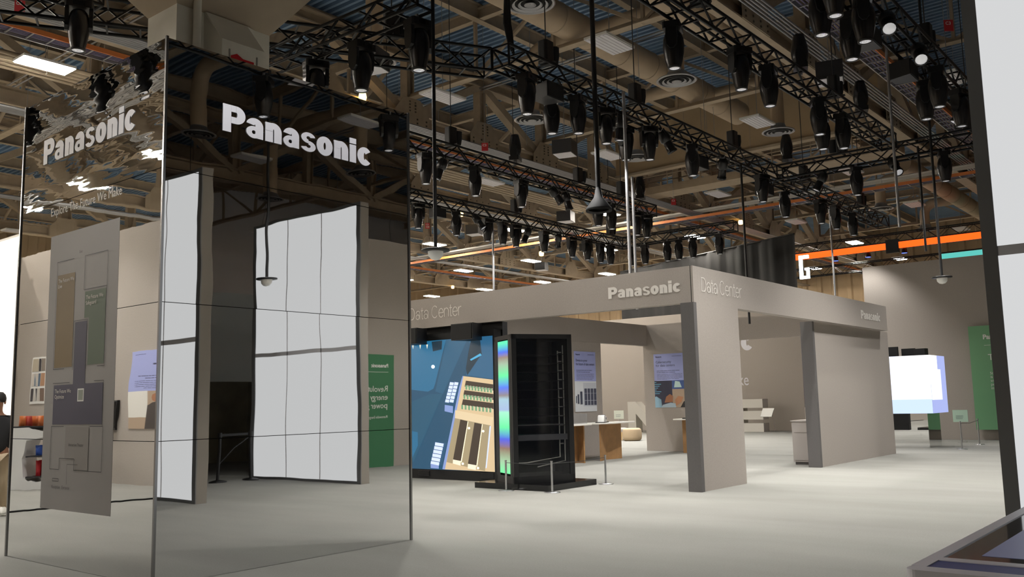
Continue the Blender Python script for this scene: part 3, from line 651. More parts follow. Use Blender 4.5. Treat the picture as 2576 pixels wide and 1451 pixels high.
# ================================================================ things behind the camera that the mirror faces show
mw = thing('beige_wall', 'tall beige wall with green poster mirrored in the pylon', 'wall panel')
B(12.15, 21, -2.0, -1.8, 0, 5.58).build('body', FAB, mw)
gp = thing('green_poster', 'floor-length green poster headed Revolutionize energy capture', 'poster')
B(14.2, 15.62, -1.799, -1.785, 0, 2.74).build('panel', GREENP, gp)
text('brand_text', 'Panasonic', .13, WHITE, gp, (15.42, -1.785, 2.42), (-1,0,0), thick=.03); text('heading', 'Revolutionize\nenergy capture\npower generation', .21, WHITE, gp, (15.42, -1.785, 1.82), (-1,0,0))
text('body_text', 'Renewable Energy Solutions', .085, WHITE, gp, (15.42, -1.785, 1.16), (-1,0,0))
f = Face((15.42, -1.785, 0), (-1,0,0)); f.rect(0, 1.1, 2.3, 2.308, WHITE); f.build('rule', gp)
tag(B(11.6, 26, -10.4, -10.2, 0, 5.1).build('grey_wall', mat('grey_blue_wall', (216, 224, 226), .8)), 'pale grey-blue wall between the LED walls in the mirror', 'wall panel')
blk = mat('rough_concrete', (126, 122, 108), .9, noise=(2, .5))
tag(MB().prism([(13.2, -8.6), (15.4, -7.6), (18.6, -8.8), (18.6, -9.6), (13.2, -9.6)], 0, 2.25).build('concrete_block', blk), 'rough grey angular block behind the belt barrier', 'block')
def belt_post(loc):
    t = thing('belt_stanchion', 'black belt barrier post between the two LED walls', 'stanchion', loc, 0, 'belt barrier posts')
    MB().lathe([(0, 0), (.18, 0), (.17, .02), (.04, .05)], 16).build('base', BLACK, t); MB().cyl((0,0,.03), (0,0,.95), .03).build('post', BLACK, t); MB().cyl((0,0,.9), (0,0,1.0), .045).build('belt_head', BLACK, t)
Q1, Q2 = (10.72, -1.8), (11.45, -1.72)
belt_post(Q1+(0,)); belt_post(Q2+(0,))
tag(MB().bar(Q1+(.95,), Q2+(.95,), .006, .05).build('barrier_belt', BLACK), 'black belt stretched between two barrier posts', 'belt')
tag(MB().tube([Q1+(.35,), (11.08, -1.76, .68), Q2+(.9,)], .012, 5).build('barrier_belt', BLACK), 'loose black strap hanging between two barrier posts', 'strap')
# left mirror side: beige wall, posters, snack cart
lw = thing('beige_wall', 'beige wall with lilac poster mirrored in the pylon side', 'wall panel')
B(-1.4, -1.2, 13.0, 23.6, 0, 5.35).build('body', FABL, lw)
tag(B(-1.2, 2.2, 23.6, 23.8, 0, 5.35).build('corner_wall', FAB), 'plain wall closing the corner behind the snack cart', 'wall panel')
def pic_worker(g, w, s):
    C = lambda n, c: mat('print_'+n, c, .6)
    g.rect(0, w, 0, s, C('tan', (178, 156, 134))); g.rect(0, .2*w, 0, s, C('hall', (206, 200, 180))); g.rect(.62*w, w, .3*s, s, C('bright', (232, 230, 222)))
    g.poly([(.22*w, 0), (.66*w, 0), (.62*w, .62*s), (.42*w, .72*s), (.28*w, .6*s)], C('dark', (70, 62, 58)))
    g.poly([(.28*w, .5*s), (.4*w, .55*s), (.38*w, .8*s), (.28*w, .78*s)], C('lime', (206, 214, 120)))
    g.poly([(.42*w+.09*w*math.cos(k*PI/5), .82*s+.12*s*math.sin(k*PI/5)) for k in range(10)], C('skin', (166, 112, 80)))
poster('wall_poster', 'lilac poster over a worker photo beside the snack cart', (-1.2, 16.2, 1.12), (0,1,0), 1.87, 1.58, .76, None, .8, pic_worker, 8)
ph = thing('photo_panel', 'tall photo panel at the far end of the snack cart wall', 'poster'); B(-1.2, -1.185, 22.0, 22.7, 1.7, 2.8).build('panel', WHITE, ph)
f = Face((-1.185, 22.0, 1.7), (0,1,0))
for k in range(9): f.rect(.06+.2*(k % 3), .24+.2*(k % 3), .06+.35*(k//3), .36+.35*(k//3), mat('photo_%d' % k, [(120, 100, 88), (206, 200, 190), (70, 66, 70), (180, 140, 110), (90, 110, 130), (214, 206, 196), (140, 130, 120), (60, 56, 60), (190, 180, 160)][k], .6))
f.build('picture', ph)
mn = thing('wall_monitor', 'dark monitor on the wall beside the lilac poster', 'monitor'); B(-1.2, -1.12, 18.5, 18.95, 1.1, 1.72).build('housing', BLACK, mn); B(-1.12, -1.115, 18.53, 18.92, 1.14, 1.69).build('screen', BLACKG, mn)
ct = thing('snack_cart', 'white curved robotic snack cart with dark shelves', 'cart', (.17, 18.95, 0), math.radians(-135))
CWm = mat('cart_white', (234, 234, 232), .35)
MB().prism([(-.45, .0), (.28, .0), (.34, .06), (.2, .16), (.02, .14), (-.12, .2), (-.2, .6), (-.12, .95), (.2, 1.02), (.24, 1.1), (-.1, 1.2), (-.4, 1.2), (-.44, .9), (-.46, .4)], -.3, .3).xf(Matrix.Rotation(PI/2, 4, 'X')).build('body', CWm, ct)
for z in (.22, .62, 1.2): B(-.12 if z < 1 else -.4, .5, -.3, .3, z, z+.03).build('shelf', DKGREY, ct)
for s in (-.29, .27): B(.44, .5, s, s+.02, .0, 1.2).build('upright', DKGREY, ct)
for s in (-.2, .2): MB().cyl((.4, s, .04), (.4, s+.05, .04), .04).build('wheel', BLACK, ct)
def snack(loc, m, label, group, w=.15, h=.2, rz=0.2):
    t = MB(); g = [(-.5, 0), (-.48, .25), (-.5, .5), (-.48, .75), (-.5, 1), (.5, 1), (.48, .75), (.5, .5), (.48, .25), (.5, 0)]
    vs = []
    for iy in range(5):
        for ix in range(5):
            u, v = ix/4-.5, iy/4; b = (1-(2*u)**2)*(1-(2*v-1)**2)*.05; vs.append((u*w, -b, v*h))
    k = len(vs); vs += [(x, -y, z) for x, y, z in vs]
    q = [(iy*5+ix, iy*5+ix+1, (iy+1)*5+ix+1, (iy+1)*5+ix) for iy in range(4) for ix in range(4)]
    t.add(vs, q+[tuple(i+k for i in f[::-1]) for f in q], 0, True)
    return tag(t.build('snack_bag', m, None, loc, rz), label, 'snack bag', group)
def on_cart(lx, ly): a = math.radians(-135); return (.17+lx*math.cos(a)-ly*math.sin(a), 18.95+lx*math.sin(a)+ly*math.cos(a))
for z, n, x0, dx, cols, wd, shelf in ((1.231, 5, -.3, .17, (('bag_orange', (204, 112, 58)), ('bag_redbrown', (176, 60, 46))), 'orange or red', 'top'), (.651, 3, .03, .17, (('bag_blue', (64, 100, 190)),), 'blue', 'middle'), (.251, 3, .03, .17, (('bag_red', (196, 40, 50)),), 'red', 'bottom')):
    for k in range(2):
        for i in range(n):
            c = cols[(i+k) % len(cols)]; px, py_ = on_cart(x0+i*dx, .16-.2*k)
            snack((px, py_, z), mat(c[0], c[1], .35), wd+' snack bag on the '+shelf+' shelf of the white cart', 'snacks on the '+shelf+' shelf', .125, .2 if z > .5 else .3, math.radians(-135)+.25*((i*7+k*3) % 5-2)/2)
tag(MB().tube([(-.3, 14.45, .015), (.2, 14.55, .015), (.9, 14.72, .015), (1.5, 14.66, .015), (2.2, 14.75, .015), (3.4, 14.62, .015), (4.6, 14.66, .015)], .014, 6).build('floor_cable', BLACKM), 'thin black cable lying across the carpet behind the pylon', 'cable')
wl = thing('light_wall', 'glowing white wall beyond the mirrored pylon', 'light wall')
B(7.87, 8.1, 19.5, 33, 0, 5.2).build('frame', OFFW, wl); B(7.85, 7.87, 19.56, 32.9, .1, 5.14).build('lit_panel', sc('lightwall', (252, 246, 236), 1.0), wl)
for y in (22, 25, 28): B(7.845, 7.85, y, y+.03, .1, 5.14).build('seam_shade_strip', TWL, wl)
# hall column with flared head
hc = thing('hall_column', 'white building column with flared beige head behind the pylon', 'column'); struct(hc)
X0, X1, Y0, Y1, ZT = 6.29, 7.80, 10.96, 11.72, 7.02
B(X0, X1, Y0, Y1, 0, ZT).build('shaft', COLW, hc)
mb = MB(); zc = 6.62
mb.add([(6.84,Y0-.25,0),(7.54,Y0-.25,0),(7.54,Y0,0),(6.84,Y0,0),(6.84,Y0-.25,zc),(7.54,Y0-.25,zc),(6.70,Y0-.05,ZT),(7.38,Y0-.05,ZT),(7.54,Y0,ZT),(6.70,Y0,ZT),(6.70,Y0,0),(6.70,Y0-.05,zc)],
       [(0,1,5,4),(4,5,7,6),(1,2,8,7,5),(0,4,6,9,3),(6,7,8,9)]); mb.build('cover_box', COLW, hc)
for x in (6.95, 7.4): B(x, x+.02, Y0-.258, Y0-.25, 5.2, 6.5).build('slot', mat('slot_grey', (150, 146, 138), .7), hc)
f = Face((6.98, Y0-.25, 6.1), (1,0,0)); f.rect(0, .38, .1, .31, RED); f.rect(.04, .16, .16, .22, WHITE); f.poly([(0,.31),(.1,.36),(.2,.31)], RED); f.build('red_plaque', hc)
MB().cyl((6.56, Y0-.07, 0), (6.56, Y0-.07, 10.5), .055, n=14).build('drain_pipe', COLW, hc)
def fl(z, d): return [(X0-d, Y0-d, z), (X1+d, Y0-d, z), (X1+d, Y1+d, z), (X0-d, Y1+d, z)]
mb = MB(); mb.add(fl(ZT, .0)+fl(8.3, .95)+fl(9.7, .95)+fl(10.2, .3)+fl(DECK+.02, .3), [(4*r+a, 4*r+b, 4*r+4+b, 4*r+4+a) for r in range(4) for a, b in ((0,1),(1,2),(2,3),(3,0))]); mb.build('flared_head', DRYW, hc)

# ================================================================ person at the edge of the light wall
def skin_mesh(name, pts, edges, m, parent, sub=2):
    me = bpy.data.meshes.new(name); me.from_pydata([p[:3] for p in pts], edges, []); o = bpy.data.objects.new(name, me); COL.objects.link(o)
    md_ = o.modifiers.new('s', 'SKIN'); md_.use_smooth_shade = True
    for i, p in enumerate(pts):
        sv = me.skin_vertices[0].data[i]; sv.radius = p[3] if isinstance(p[3], tuple) else (p[3], p[3]); sv.use_root = (i == 0)
    ss = o.modifiers.new('d', 'SUBSURF'); ss.levels = sub; ss.render_levels = sub
    dg_ = bpy.context.evaluated_depsgraph_get(); m2 = bpy.data.meshes.new_from_object(o.evaluated_get(dg_)); bpy.data.objects.remove(o)
    m2.materials.clear(); m2.materials.append(m); m2.name = name
    return link(name, m2, parent)
pe = thing('person', 'person in a dark jacket and khaki trousers walking by the white wall', 'person', (5.60, 14.42, 0), math.radians(150))
SK = mat('skin', (150, 108, 84), .55)
body = [(0,0,.95,(.14,.10)), (0,0,1.18,(.14,.10)), (0,.0,1.38,(.16,.10)), (0,.0,1.48,.06), (0,.02,1.56,.055), (0,.03,1.66,(.075,.09)), (0,.03,1.73,(.06,.075)),
 (.17,0,1.40,.06), (.23,-.03,1.14,.045), (.24,.04,.90,.035), (-.17,0,1.40,.06), (-.23,.03,1.14,.045), (-.24,.12,.92,.035),
 (.09,0,.88,.085), (.10,.06,.48,.06), (.10,-.04,.09,.045), (-.09,0,.88,.085), (-.10,.0,.48,.06), (-.10,-.16,.12,.045), (.10,.08,.04,.04), (-.10,-.03,.05,.04)]
be = [(0,1),(1,2),(2,3),(3,4),(4,5),(5,6),(2,7),(7,8),(8,9),(2,10),(10,11),(11,12),(0,13),(13,14),(14,15),(0,16),(16,17),(17,18),(15,19),(18,20)]
for s, (hx, hy, hz) in ((1, (.24, .04, .90)), (-1, (-.24, .12, .92))):       # palm, four fingers and a thumb
    b = len(body); body.append((hx, hy+.02, hz-.08, .032)); be.append((9 if s > 0 else 12, b))
    for k in range(4):
        c = len(body); body.append((hx+.005*s, hy-.015+.02*k, hz-.14, .010)); body.append((hx-.008*s, hy-.01+.02*k, hz-.175+.006*abs(k-1), .008)); be.extend([(b, c), (c, c+1)])
    c = len(body); body.append((hx-.02*s, hy+.06, hz-.10, .011)); body.append((hx-.03*s, hy+.075, hz-.135, .009)); be.extend([(b, c), (c, c+1)])
skin_mesh('body', body, be, SK, pe)
skin_mesh('jacket', [(0,0,.86,(.185,.135)), (0,0,1.1,(.18,.135)), (0,0,1.34,(.19,.13)), (0,0,1.46,(.10,.085)), (.19,0,1.40,.075), (.245,-.03,1.14,.063), (.25,.035,.93,.053), (-.19,0,1.40,.075), (-.245,.03,1.14,.063), (-.25,.11,.95,.053)], [(0,1),(1,2),(2,3),(2,4),(4,5),(5,6),(2,7),(7,8),(8,9)], mat('jacket_black', (22, 22, 25), .8), pe)
skin_mesh('trousers', [(0,0,.92,(.155,.115)), (.09,0,.84,.105), (.105,.06,.48,.082), (.105,-.03,.09,.07), (-.09,0,.84,.105), (-.105,0,.48,.082), (-.105,-.15,.12,.07)], [(0,1),(1,2),(2,3),(0,4),(4,5),(5,6)], mat('khaki', (168, 150, 124), .85), pe)
for (x, y, z) in ((.10, -.04, .0), (-.10, -.16, .03)):
    MB().lathe([(0, 0), (.05, 0), (.055, .03), (.045, .07), (.03, .1), (0, .1)], 14, sy=2.6, c=(x, y+.06, z)).build('shoe', mat('shoe_white', (224, 222, 216), .6), pe)
MB().lathe([(.0, .125), (.05, .118), (.085, .08), (.098, .03), (.094, -.02), (.085, -.03)], 18, sy=1.15, c=(0, .012, 1.685)).build('hair', mat('hair_dark', (26, 22, 20), .7), pe)
for s in (-1, 1):
    MB().lathe([(0, .012), (.009, .008), (.012, 0), (.009, -.008), (0, -.012)], 10, c=(s*.03, .118, 1.665)).build('eye', mat('eye_dark', (60, 46, 40), .3), pe)
    MB().lathe([(0, .03), (.012, .02), (.016, 0), (.01, -.025), (0, -.03)], 8, c=(s*.082, .03, 1.655)).build('ear', SK, pe)
MB().add([(0,.118,1.665),(-.014,.118,1.63),(.014,.118,1.63),(0,.145,1.634)], [(0,1,3),(0,3,2),(1,2,3)]).build('nose', SK, pe)
B(-.025, .025, .108, .119, 1.600, 1.609).build('mouth', mat('lip', (130, 76, 66), .5), pe)
# ================================================================ black lighting truss
ZT_ = 7.6
def truss(label, p, q, s=.4, bay=.5, z=ZT_, single=False, group=None, m=TRUSSB):
    d = Vector((q[0]-p[0], q[1]-p[1], 0)); L = d.length; a = math.atan2(d.y, d.x)
    t = thing('lighting_truss', label, 'truss', (p[0], p[1], z), a, group)
    cr = .03 if s > .35 else .025
    cm_ = MB().cyl((0,0,0), (L,0,0), cr, n=8).build('chord', m, t, (0, -s/2, 0)).data
    for (y, zz) in ((s/2, 0), (-s/2, s), (s/2, s)): link('chord', cm_, t, (0, y, zz))
    n = max(1, round(L/bay)); b = L/n
    if single:
        mb = MB()
        for k in range(n):
            x0, x1 = k*b, (k+1)*b
            for y in (-s/2, s/2): mb.bar((x0, y, 0 if k % 2 else s), (x1, y, s if k % 2 else 0), .02)
            mb.bar((x1, -s/2, 0), (x1, s/2, 0), .02).bar((x1, -s/2, s), (x1, s/2, s), .02)
        mb.build('bracing', m, t)['kind'] = 'stuff'
    else:
        up_ = MB().bar((0,0,0), (b,0,s), .028).build('brace', m, t, (0, -s/2, 0)); dn = MB().bar((0,0,s), (b,0,0), .028).build('brace', m, t, (0, s/2, 0)); cr_ = MB().bar((0,-s/2,0), (0,s/2,0), .028).build('brace', m, t, (0, 0, 0))
        link('brace', cr_.data, t, (0, 0, s))
        for k in range(1, n):
            for i, y in enumerate((-s/2, s/2)): link('brace', (up_ if (k+i) % 2 == 0 else dn).data, t, (k*b, y, 0))
            link('brace', cr_.data, t, (k*b, 0, 0)); link('brace', cr_.data, t, (k*b, 0, s))
    for x in (0, L):
        mb = MB()
        for y in (-s/2, s/2): mb.bar((x, y, 0), (x, y, s), .03)
        mb.bar((x, -s/2, 0), (x, s/2, 0), .03).bar((x, -s/2, s), (x, s/2, s), .03); mb.build('end_frame', m, t)
    return t
truss('short slim black truss rising over the pylon roof', (8.8, 13.4), (8.8, 8.68), .30, .42, 7.1)
truss('long black truss crossing above the data center booth from the cable corner', (12.3, 10.2), (34.4, 10.2))
truss('long black truss above the front pier carrying hanging moving heads', (2.5, 6.62), (23.25, 6.62), .36)
truss('black truss crowded with lights above the LED towers', (11.0, 4.3), (24.24, 4.3), .40)
truss('black cross truss linking the booth trusses at their far ends', (24.45, 9.99), (24.45, 2.0))
truss('black truss behind the booth carrying drooping spotlights', (12.0, 15.3), (26.3, 15.3), .36)
truss('far black truss hung with a row of moving heads before the bright lamps', (16.5, 19.4), (31.2, 19.4), .36)
truss('short far black truss in front of the black drape', (30.8, 19.2), (30.8, 14.4), .36)
truss('slanting black truss passing behind the white building column', (3.2, 15.75), (12.4, 10.6), .42)
truss('short black truss left of the building column', (1.35, 13.2), (6.25, 13.2), .40)
truss('black truss over the snack cart side seen in the pylon', (1.05, 22), (1.05, 8.5), .40, single=True)
truss('black truss above the LED towers seen in the pylon', (7.5, 1.4), (20, 1.4), .40, single=True)
truss('far black truss above the orange light line', (45.3, 19.5), (45.3, -2), .45, .5, 8.75, single=True)
truss('lower far black truss behind the huge beige wall', (48.0, 20), (48.0, -2), .45, .5, 7.9, single=True)
truss('small black truss stub near the white sheeted wall', (14.0, -13.0), (17.2, -13.0), .35, .4, 5.6, single=True)

# ================================================================ show lights
def make_head():
    t = thing('moving_head_light', 'black moving head light', 'stage light')
    MB().box(-.05, -.02, -.03, .03, -.08, .02).box(.02, .05, -.03, .03, -.08, .02).build('clamp', STEEL, t)
    bs = MB().prism([(-.195,-.11),(-.17,-.14),(.17,-.14),(.195,-.11),(.195,.11),(.17,.14),(-.17,.14),(-.195,.11)], -.19, -.08).build('base', DKG2, t)
    B(-.08, .08, -.146, -.14, -.165, -.105).build('display', BLACKG, bs)
    for s in (-1, 1):
        mb = MB(); pr = [(-.085, -.19), (.085, -.19), (.095, -.34), (.075, -.47), (.03, -.53), (-.03, -.53), (-.075, -.47), (-.095, -.34)]
        x0, x1 = (s*.19, s*.135); vs = [(x0, y, z) for y, z in pr]+[(x1, y, z) for y, z in pr]; n = len(pr)
        mb.add(vs, [tuple(range(n)) if s < 0 else tuple(range(n))[::-1], tuple(range(n, 2*n))[::-1] if s < 0 else tuple(range(n, 2*n))]+[(i, (i+1) % n, n+(i+1) % n, n+i) for i in range(n)]); mb.build('yoke_arm', DKG2, t)
    hd = MB().lathe([(0, -.21), (.10, -.215), (.125, -.25), (.15, -.34), (.158, -.44), (.15, -.56), (.125, -.70), (.10, -.80)], 20, sx=.96, sy=1.1).build('head', DKG3, t)
    MB().lathe([(.108, -.79), (.108, -.825), (.086, -.825), (.082, -.81)], 20).build('lens_ring', BLACK, hd)
    MB().lathe([(.084, -.815), (.06, -.819), (.055, -.812), (.03, -.818), (0, -.822)], 16).build('lens', LENSM, hd)
    return t
DKG2 = mat('light_housing', (24, 24, 25), .3); DKG3 = mat('light_shell', (28, 28, 30), .26)
def spot_child(parent, power, size=100, col=(1, .975, .94), rot=(0,0,0), z=-.85):
    l = bpy.data.lights.new('show_lamp', 'SPOT'); l.energy = power; l.spot_size = math.radians(size); l.spot_blend = .6; l.shadow_soft_size = .07; l.color = col
    o = bpy.data.objects.new('show_lamp' if in_frame(parent.location.x, parent.location.y, parent.location.z+z) else 'show_lamp_offscreen', l); COL.objects.link(o); o.parent = parent; o.location = (0, 0, z); o.rotation_euler = rot; return o
HEAD = make_head(); first = [True]
def head(loc, label, group, rz=0.0, lit=1.0, small=1.0):
    if first[0]:
        h = HEAD; first[0] = False; h['label'] = label; h['group'] = group; h.location = loc; h.rotation_euler = (0, 0, rz)
    else: h = dup(HEAD, loc, (0, 0, rz), label, group)
    h.scale = (small,)*3
    if lit: spot_child(h, SPOT_W*lit)
    return h
rng = random.Random(3)
def row(axis, fixed, vals, label, group, lit=1.0, z=ZT_):
    for i, v in enumerate(vals):
        p = (fixed, v, z) if axis == 'y' else (v, fixed, z)
        head(p, ORD[i]+' '+label, group, rng.uniform(-.7, .7), lit)
row('y', 8.94, (11.3, 10.2, 8.95), 'black moving head light from the column under the short truss by the pylon', 'heads by the pylon', 1.0, 7.1)
row('x', 10.0, (12.8, 14.45, 15.45, 17.2, 19.2, 23.2, 27.5), 'black moving head light from the cable corner under the long booth truss', 'heads over the booth')
row('x', 10.4, (14.1, 16.85, 25.7), 'moving head light from the cable corner on the back of the long booth truss', 'heads behind the booth truss', .6)
row('x', 10.0, (28.8, 30.4), 'black moving head light past the cross truss on the long booth truss', 'heads at the booth truss end', .8)
row('x', 6.44, (14.3, 15.5, 17.95, 19.35), 'moving head light from the pier on the near side of the pier truss', 'heads over the front pier', .6)
row('x', 6.80, (12.6, 19.1), 'moving head light on the far side of the pier truss', 'second row over the front pier', .7)
row('x', 4.1, (12.35, 13.6, 17.75, 19.4, 21.0), 'black moving head light towards the cross truss under the crowded tower truss', 'heads near the LED towers', 1.0)
row('x', 4.5, (12.9, 14.2, 18.4), 'moving head light towards the cross truss on the tower truss inner side', 'inner heads near the LED towers', .7)
row('y', 24.25, (7.8, 5.6, 3.6), 'black moving head light from the long booth truss under the cross truss', 'heads on the cross truss', 1.0)
row('x', 15.12, (15.3, 17.1, 19.0, 22.75, 23.5, 25.0, 25.6), 'moving head light from the pylon under the truss behind the booth', 'heads behind the booth', 1.0)
row('x', 19.22, (19.1, 20.8, 22.3, 23.1, 23.8, 25.4, 27.1, 28.1, 29.0, 29.7), 'small moving head light from the pylon under the far truss', 'heads on the far truss', .8)
row('y', 30.62, (18.8, 18.2, 17.2, 16.7, 16.1, 15.0), 'moving head light from the far truss on the short truss by the drape', 'heads before the drape', .8)
row('x', 13.0, (5.9, 4.1, 2.4), 'large black moving head light from the column on the short left truss', 'heads left of the column', .8)
row('x', 6.44, (8.6, 6.0, 3.4), 'added moving head light from the pylon on the pier truss over the entrance', 'added heads over the entrance', .8)  # unseen heads added to light the floor near the camera
row('y', .85, (14.05, 15.5, 18.5, 20.5), 'black moving head light over the snack cart side', 'heads over the snack cart', .8)
row('x', 1.2, (9.6, 12.7, 15.5, 18.5), 'black moving head light above the mirrored LED walls', 'heads over the LED walls', .7)
def ellips():
    t = thing('profile_spotlight', 'black profile spotlight', 'spotlight')
    MB().bar((-.16,0,-.25), (-.16,0,-.04), .03, .012).bar((.16,0,-.25), (.16,0,-.04), .03, .012).bar((-.16,0,-.04), (.16,0,-.04), .03, .012).box(-.03, .03, -.03, .03, -.05, .03).build('yoke', DKG2, t)
    MB().lathe([(0, .18), (.09, .18), (.13, .1), (.135, -.06), (.1, -.09)], 14, c=(0,0,-.25)).build('lamp_house', DKG2, t)
    MB().lathe([(.1, -.09), (.105, -.3), (.12, -.31), (.12, -.36), (.10, -.36)], 14, c=(0,0,-.25)).build('lens_barrel', DKG3, t)
    MB().lathe([(.1, -.345), (0, -.35)], 12, c=(0,0,-.25)).build('lens', LENSM, t)
    return t
EL = ellips(); firstE = [True]
def espot(loc, tilt, rz, label, group):
    if firstE[0]: h = EL; firstE[0] = False; h['label'] = label; h['group'] = group; h.location = loc; h.rotation_euler = (tilt, 0, rz)
    else: h = dup(EL, loc, (tilt, 0, rz), label, group)
for oi, (x, y, tl, rz) in enumerate(((16.1, 10.0, .12, 0), (17.7, 10.0, -.5, .9), (20.9, 10.0, .6, -.9)) ): espot((x, y, ZT_), tl, rz, ORD[oi]+' '+'black profile spotlight tilted under the long booth truss', 'profile spots over the booth')
for oi, (x, y, tl, rz) in enumerate(((20.3, 15.12, -.7, 1.2), (21.0, 15.12, -.3, 1.2), (16.0, 15.12, .4, .6)) ): espot((x, y, ZT_), tl, rz, ORD[oi]+' '+'drooping black profile spotlight under the truss behind the booth', 'profile spots behind the booth')
for oi, (x, y, tl, rz) in enumerate(((14.75, 4.1, -.8, -1.2), (16.5, 4.1, -.8, -1.2), (20.2, 4.1, .5, .4)) ): espot((x, y, ZT_), tl, rz, ORD[oi]+' '+'black profile spotlight slanting under the crowded tower truss', 'profile spots near the LED towers')
for oi, (x, y, tl, rz) in enumerate(((24.25, 6.9, -.7, -.8), (24.25, 8.6, .5, .4)) ): espot((x, y, ZT_), tl, rz, ORD[oi]+' '+'black profile spotlight tilted under the cross truss', 'profile spots on the cross truss')
for oi, (x, y, tl, rz) in enumerate(((24.6, 19.22, .4, .4), (26.3, 19.22, .7, -.8), (21.6, 19.22, -.6, .5)) ): espot((x, y, ZT_), tl, rz, ORD[oi]+' '+'small black profile spotlight under the far truss', 'profile spots on the far truss')
def upspot(loc, label, group):        # a head standing on top of a truss
    h = dup(HEAD, loc, (PI, 0, .4), label, group)
for p in ((17.6, 6.62, ZT_+.42), (21.3, 6.62, ZT_+.42)): upspot(p, 'black light standing upright on top of the front pier truss', 'upright lights on the pier truss')
for p in ((24.45, 9.75, ZT_+.46), (19.0, 15.3, ZT_+.42), (25.6, 15.3, ZT_+.42)): upspot(p, 'black light standing upright on top of a booth truss', 'upright lights on booth trusses')
for (x, y) in ((13.45, 10.0), (20.2, 10.4), (24.2, 10.4)): trap_speaker((x, y, ZT_-.25), .0, 'angular black loudspeaker hanging under the long booth truss', 'speakers under the booth truss', .95, True)
for (x, y) in ((14.9, 4.5), (17.0, 4.5)): trap_speaker((x, y, ZT_-.25), 0, 'angular black loudspeaker hanging under the crowded tower truss', 'speakers near the LED towers', .95, True)
for (x, y) in ((19.9, 19.22), (28.5, 19.58)): trap_speaker((x, y, ZT_-.24), 0, 'angular black loudspeaker hanging under the far truss', 'speakers under the far truss', .9, True)
# hoists, steels, cables
def hoist(loc, label, group, rz=0.0, top=DECK):
    t = thing('chain_hoist', label, 'hoist', loc, rz, group)
    MB().bar((0, -.23, .015), (0, .23, .015), .05, .03).build('hook_bar', BLACK, t)
    MB().prism(rrect(-.14, .14, -.11, .11, .05, 3), .03, .48).build('motor', BLACK, t); MB().lathe([(0, .08), (.09, .08), (.12, .25), (.12, .42)], 10, c=(.25, 0, 0)).build('chain_bag', BLACKM, t)
    MB().cyl((0,0,.47), (0,0,top+.12-loc[2]), .012, n=6).build('chain', DKGREY, t)
for oi, x in enumerate((13.7, 17.0, 21.9, 26.8, 32)): hoist((x, 10.2, ZT_+.43), ORD[oi]+' black chain hoist above the long booth truss', 'hoists over the booth truss')
for oi, x in enumerate((13.2, 19.5)): hoist((x, 6.62, ZT_+.39), ORD[oi]+' black chain hoist above the front pier truss', 'hoists over the pier truss')
for oi, x in enumerate((13, 18, 23)): hoist((x, 4.3, ZT_+.43), ORD[oi]+' black chain hoist above the crowded tower truss', 'hoists over the tower truss')
for oi, x in enumerate((16.4, 22.0, 24.4)): hoist((x, 15.3, ZT_+.39), ORD[oi]+' black chain hoist above the truss behind the booth', 'hoists behind the booth')
for oi, x in enumerate((18, 24, 30)): hoist((x, 19.4, ZT_+.39), ORD[oi]+' black chain hoist above the far truss', 'hoists over the far truss')
for p, w_ in (((4.2, 15.19), 'left end'), ((10.8, 11.5), 'booth end')): hoist(p+(ZT_+.45,), 'black chain hoist above the '+w_+' of the slanting truss', 'hoists at truss corners', -.51)
for p, w_ in (((24.45, 8.2), 'booth'), ((24.45, 5.0), 'tower')): hoist(p+(ZT_+.43,), 'black chain hoist above the '+w_+' half of the cross truss', 'hoists at truss corners', PI/2)
for p in ((14.6, -13.0), (16.6, -13.0)): hoist(p+(5.98,), 'black chain hoist on the truss stub by the white wall', 'hoists by the white wall')
for k in range(7):                      # cable fan at the booth truss corner
    a = .14*(k-3); b = ((k % 3)-1)*.065; c = (k//3-1)*.065; tag(MB().tube([(12.62+a*.6, 10.2+a*.35, ZT_+.44), (12.66+a*.5, 10.3+a*.2, 8.5), (12.75+b, 10.4+c, 9.7), (12.78+b, 10.4+c, DECK+.1)], .025, 6).build('power_cable', BLACKM), 'thick black cable dropping to the truss corner by the booth', 'cable', 'cables at the truss corner')
def drape_cable(p, q, sag, z, label, group, r=.028, n=24):
    pts = []
    for i in range(n+1):
        u = i/n; pts.append((p[0]+(q[0]-p[0])*u, p[1]+(q[1]-p[1])*u, z+sag*abs(math.sin(u*PI*3))))
    tag(MB().tube(pts, r, 5).build('draped_cable', BLACKM), label, 'cable', group)
for (p, q, w_) in (((12.4, 10.13), (23.8, 10.13), 'first half of the long booth truss'), ((12.4, 10.27), (33, 10.27), 'whole long booth truss'), ((9.2, 6.6), (23, 6.7), 'front pier truss'), ((11.3, 4.3), (24, 4.35), 'crowded tower truss'), ((24.45, 9.9), (24.45, 2.5), 'cross truss'), ((12.5, 15.3), (26, 15.35), 'truss behind the booth'), ((17, 19.4), (31, 19.45), 'far truss'), ((4, 15.30), (12.2, 10.71), 'slanting truss behind the column')):
    drape_cable(p, q, .03, ZT_+.042, 'black cable lying along the '+w_, 'cables along the trusses')
def drop_pole(x, y, z0, z1, m, label, group=None, dome=True, r=.028):
    t = thing('drop_pole', label, 'drop pole', (x, y, z0), 0, group)
    MB().cyl((0,0,.06), (0,0,z1-z0), r, n=10).build('pole', m, t)
    if dome:
        MB().lathe([(0, .06), (.2, .055), (.2, .03), (.12, .025), (0, .025)], 18).build('mount_plate', BLACK, t); MB().lathe([(.11, .028), (.10, -.04), (.06, -.085), (0, -.10)], 16).build('dome', WHITE, t)
    return t
drop_pole(8.96, 8.68, 3.57, 7.4, BLACK, 'black drop pole with dome beside the pylon', None)
drop_pole(20.3, 4.92, 3.85, DECK, BLACK, 'black drop pole with dome before the huge beige wall')
drop_pole(10.5, .1, 3.95, DECK, BLACK, 'black drop pole with dome mirrored in the pylon front')
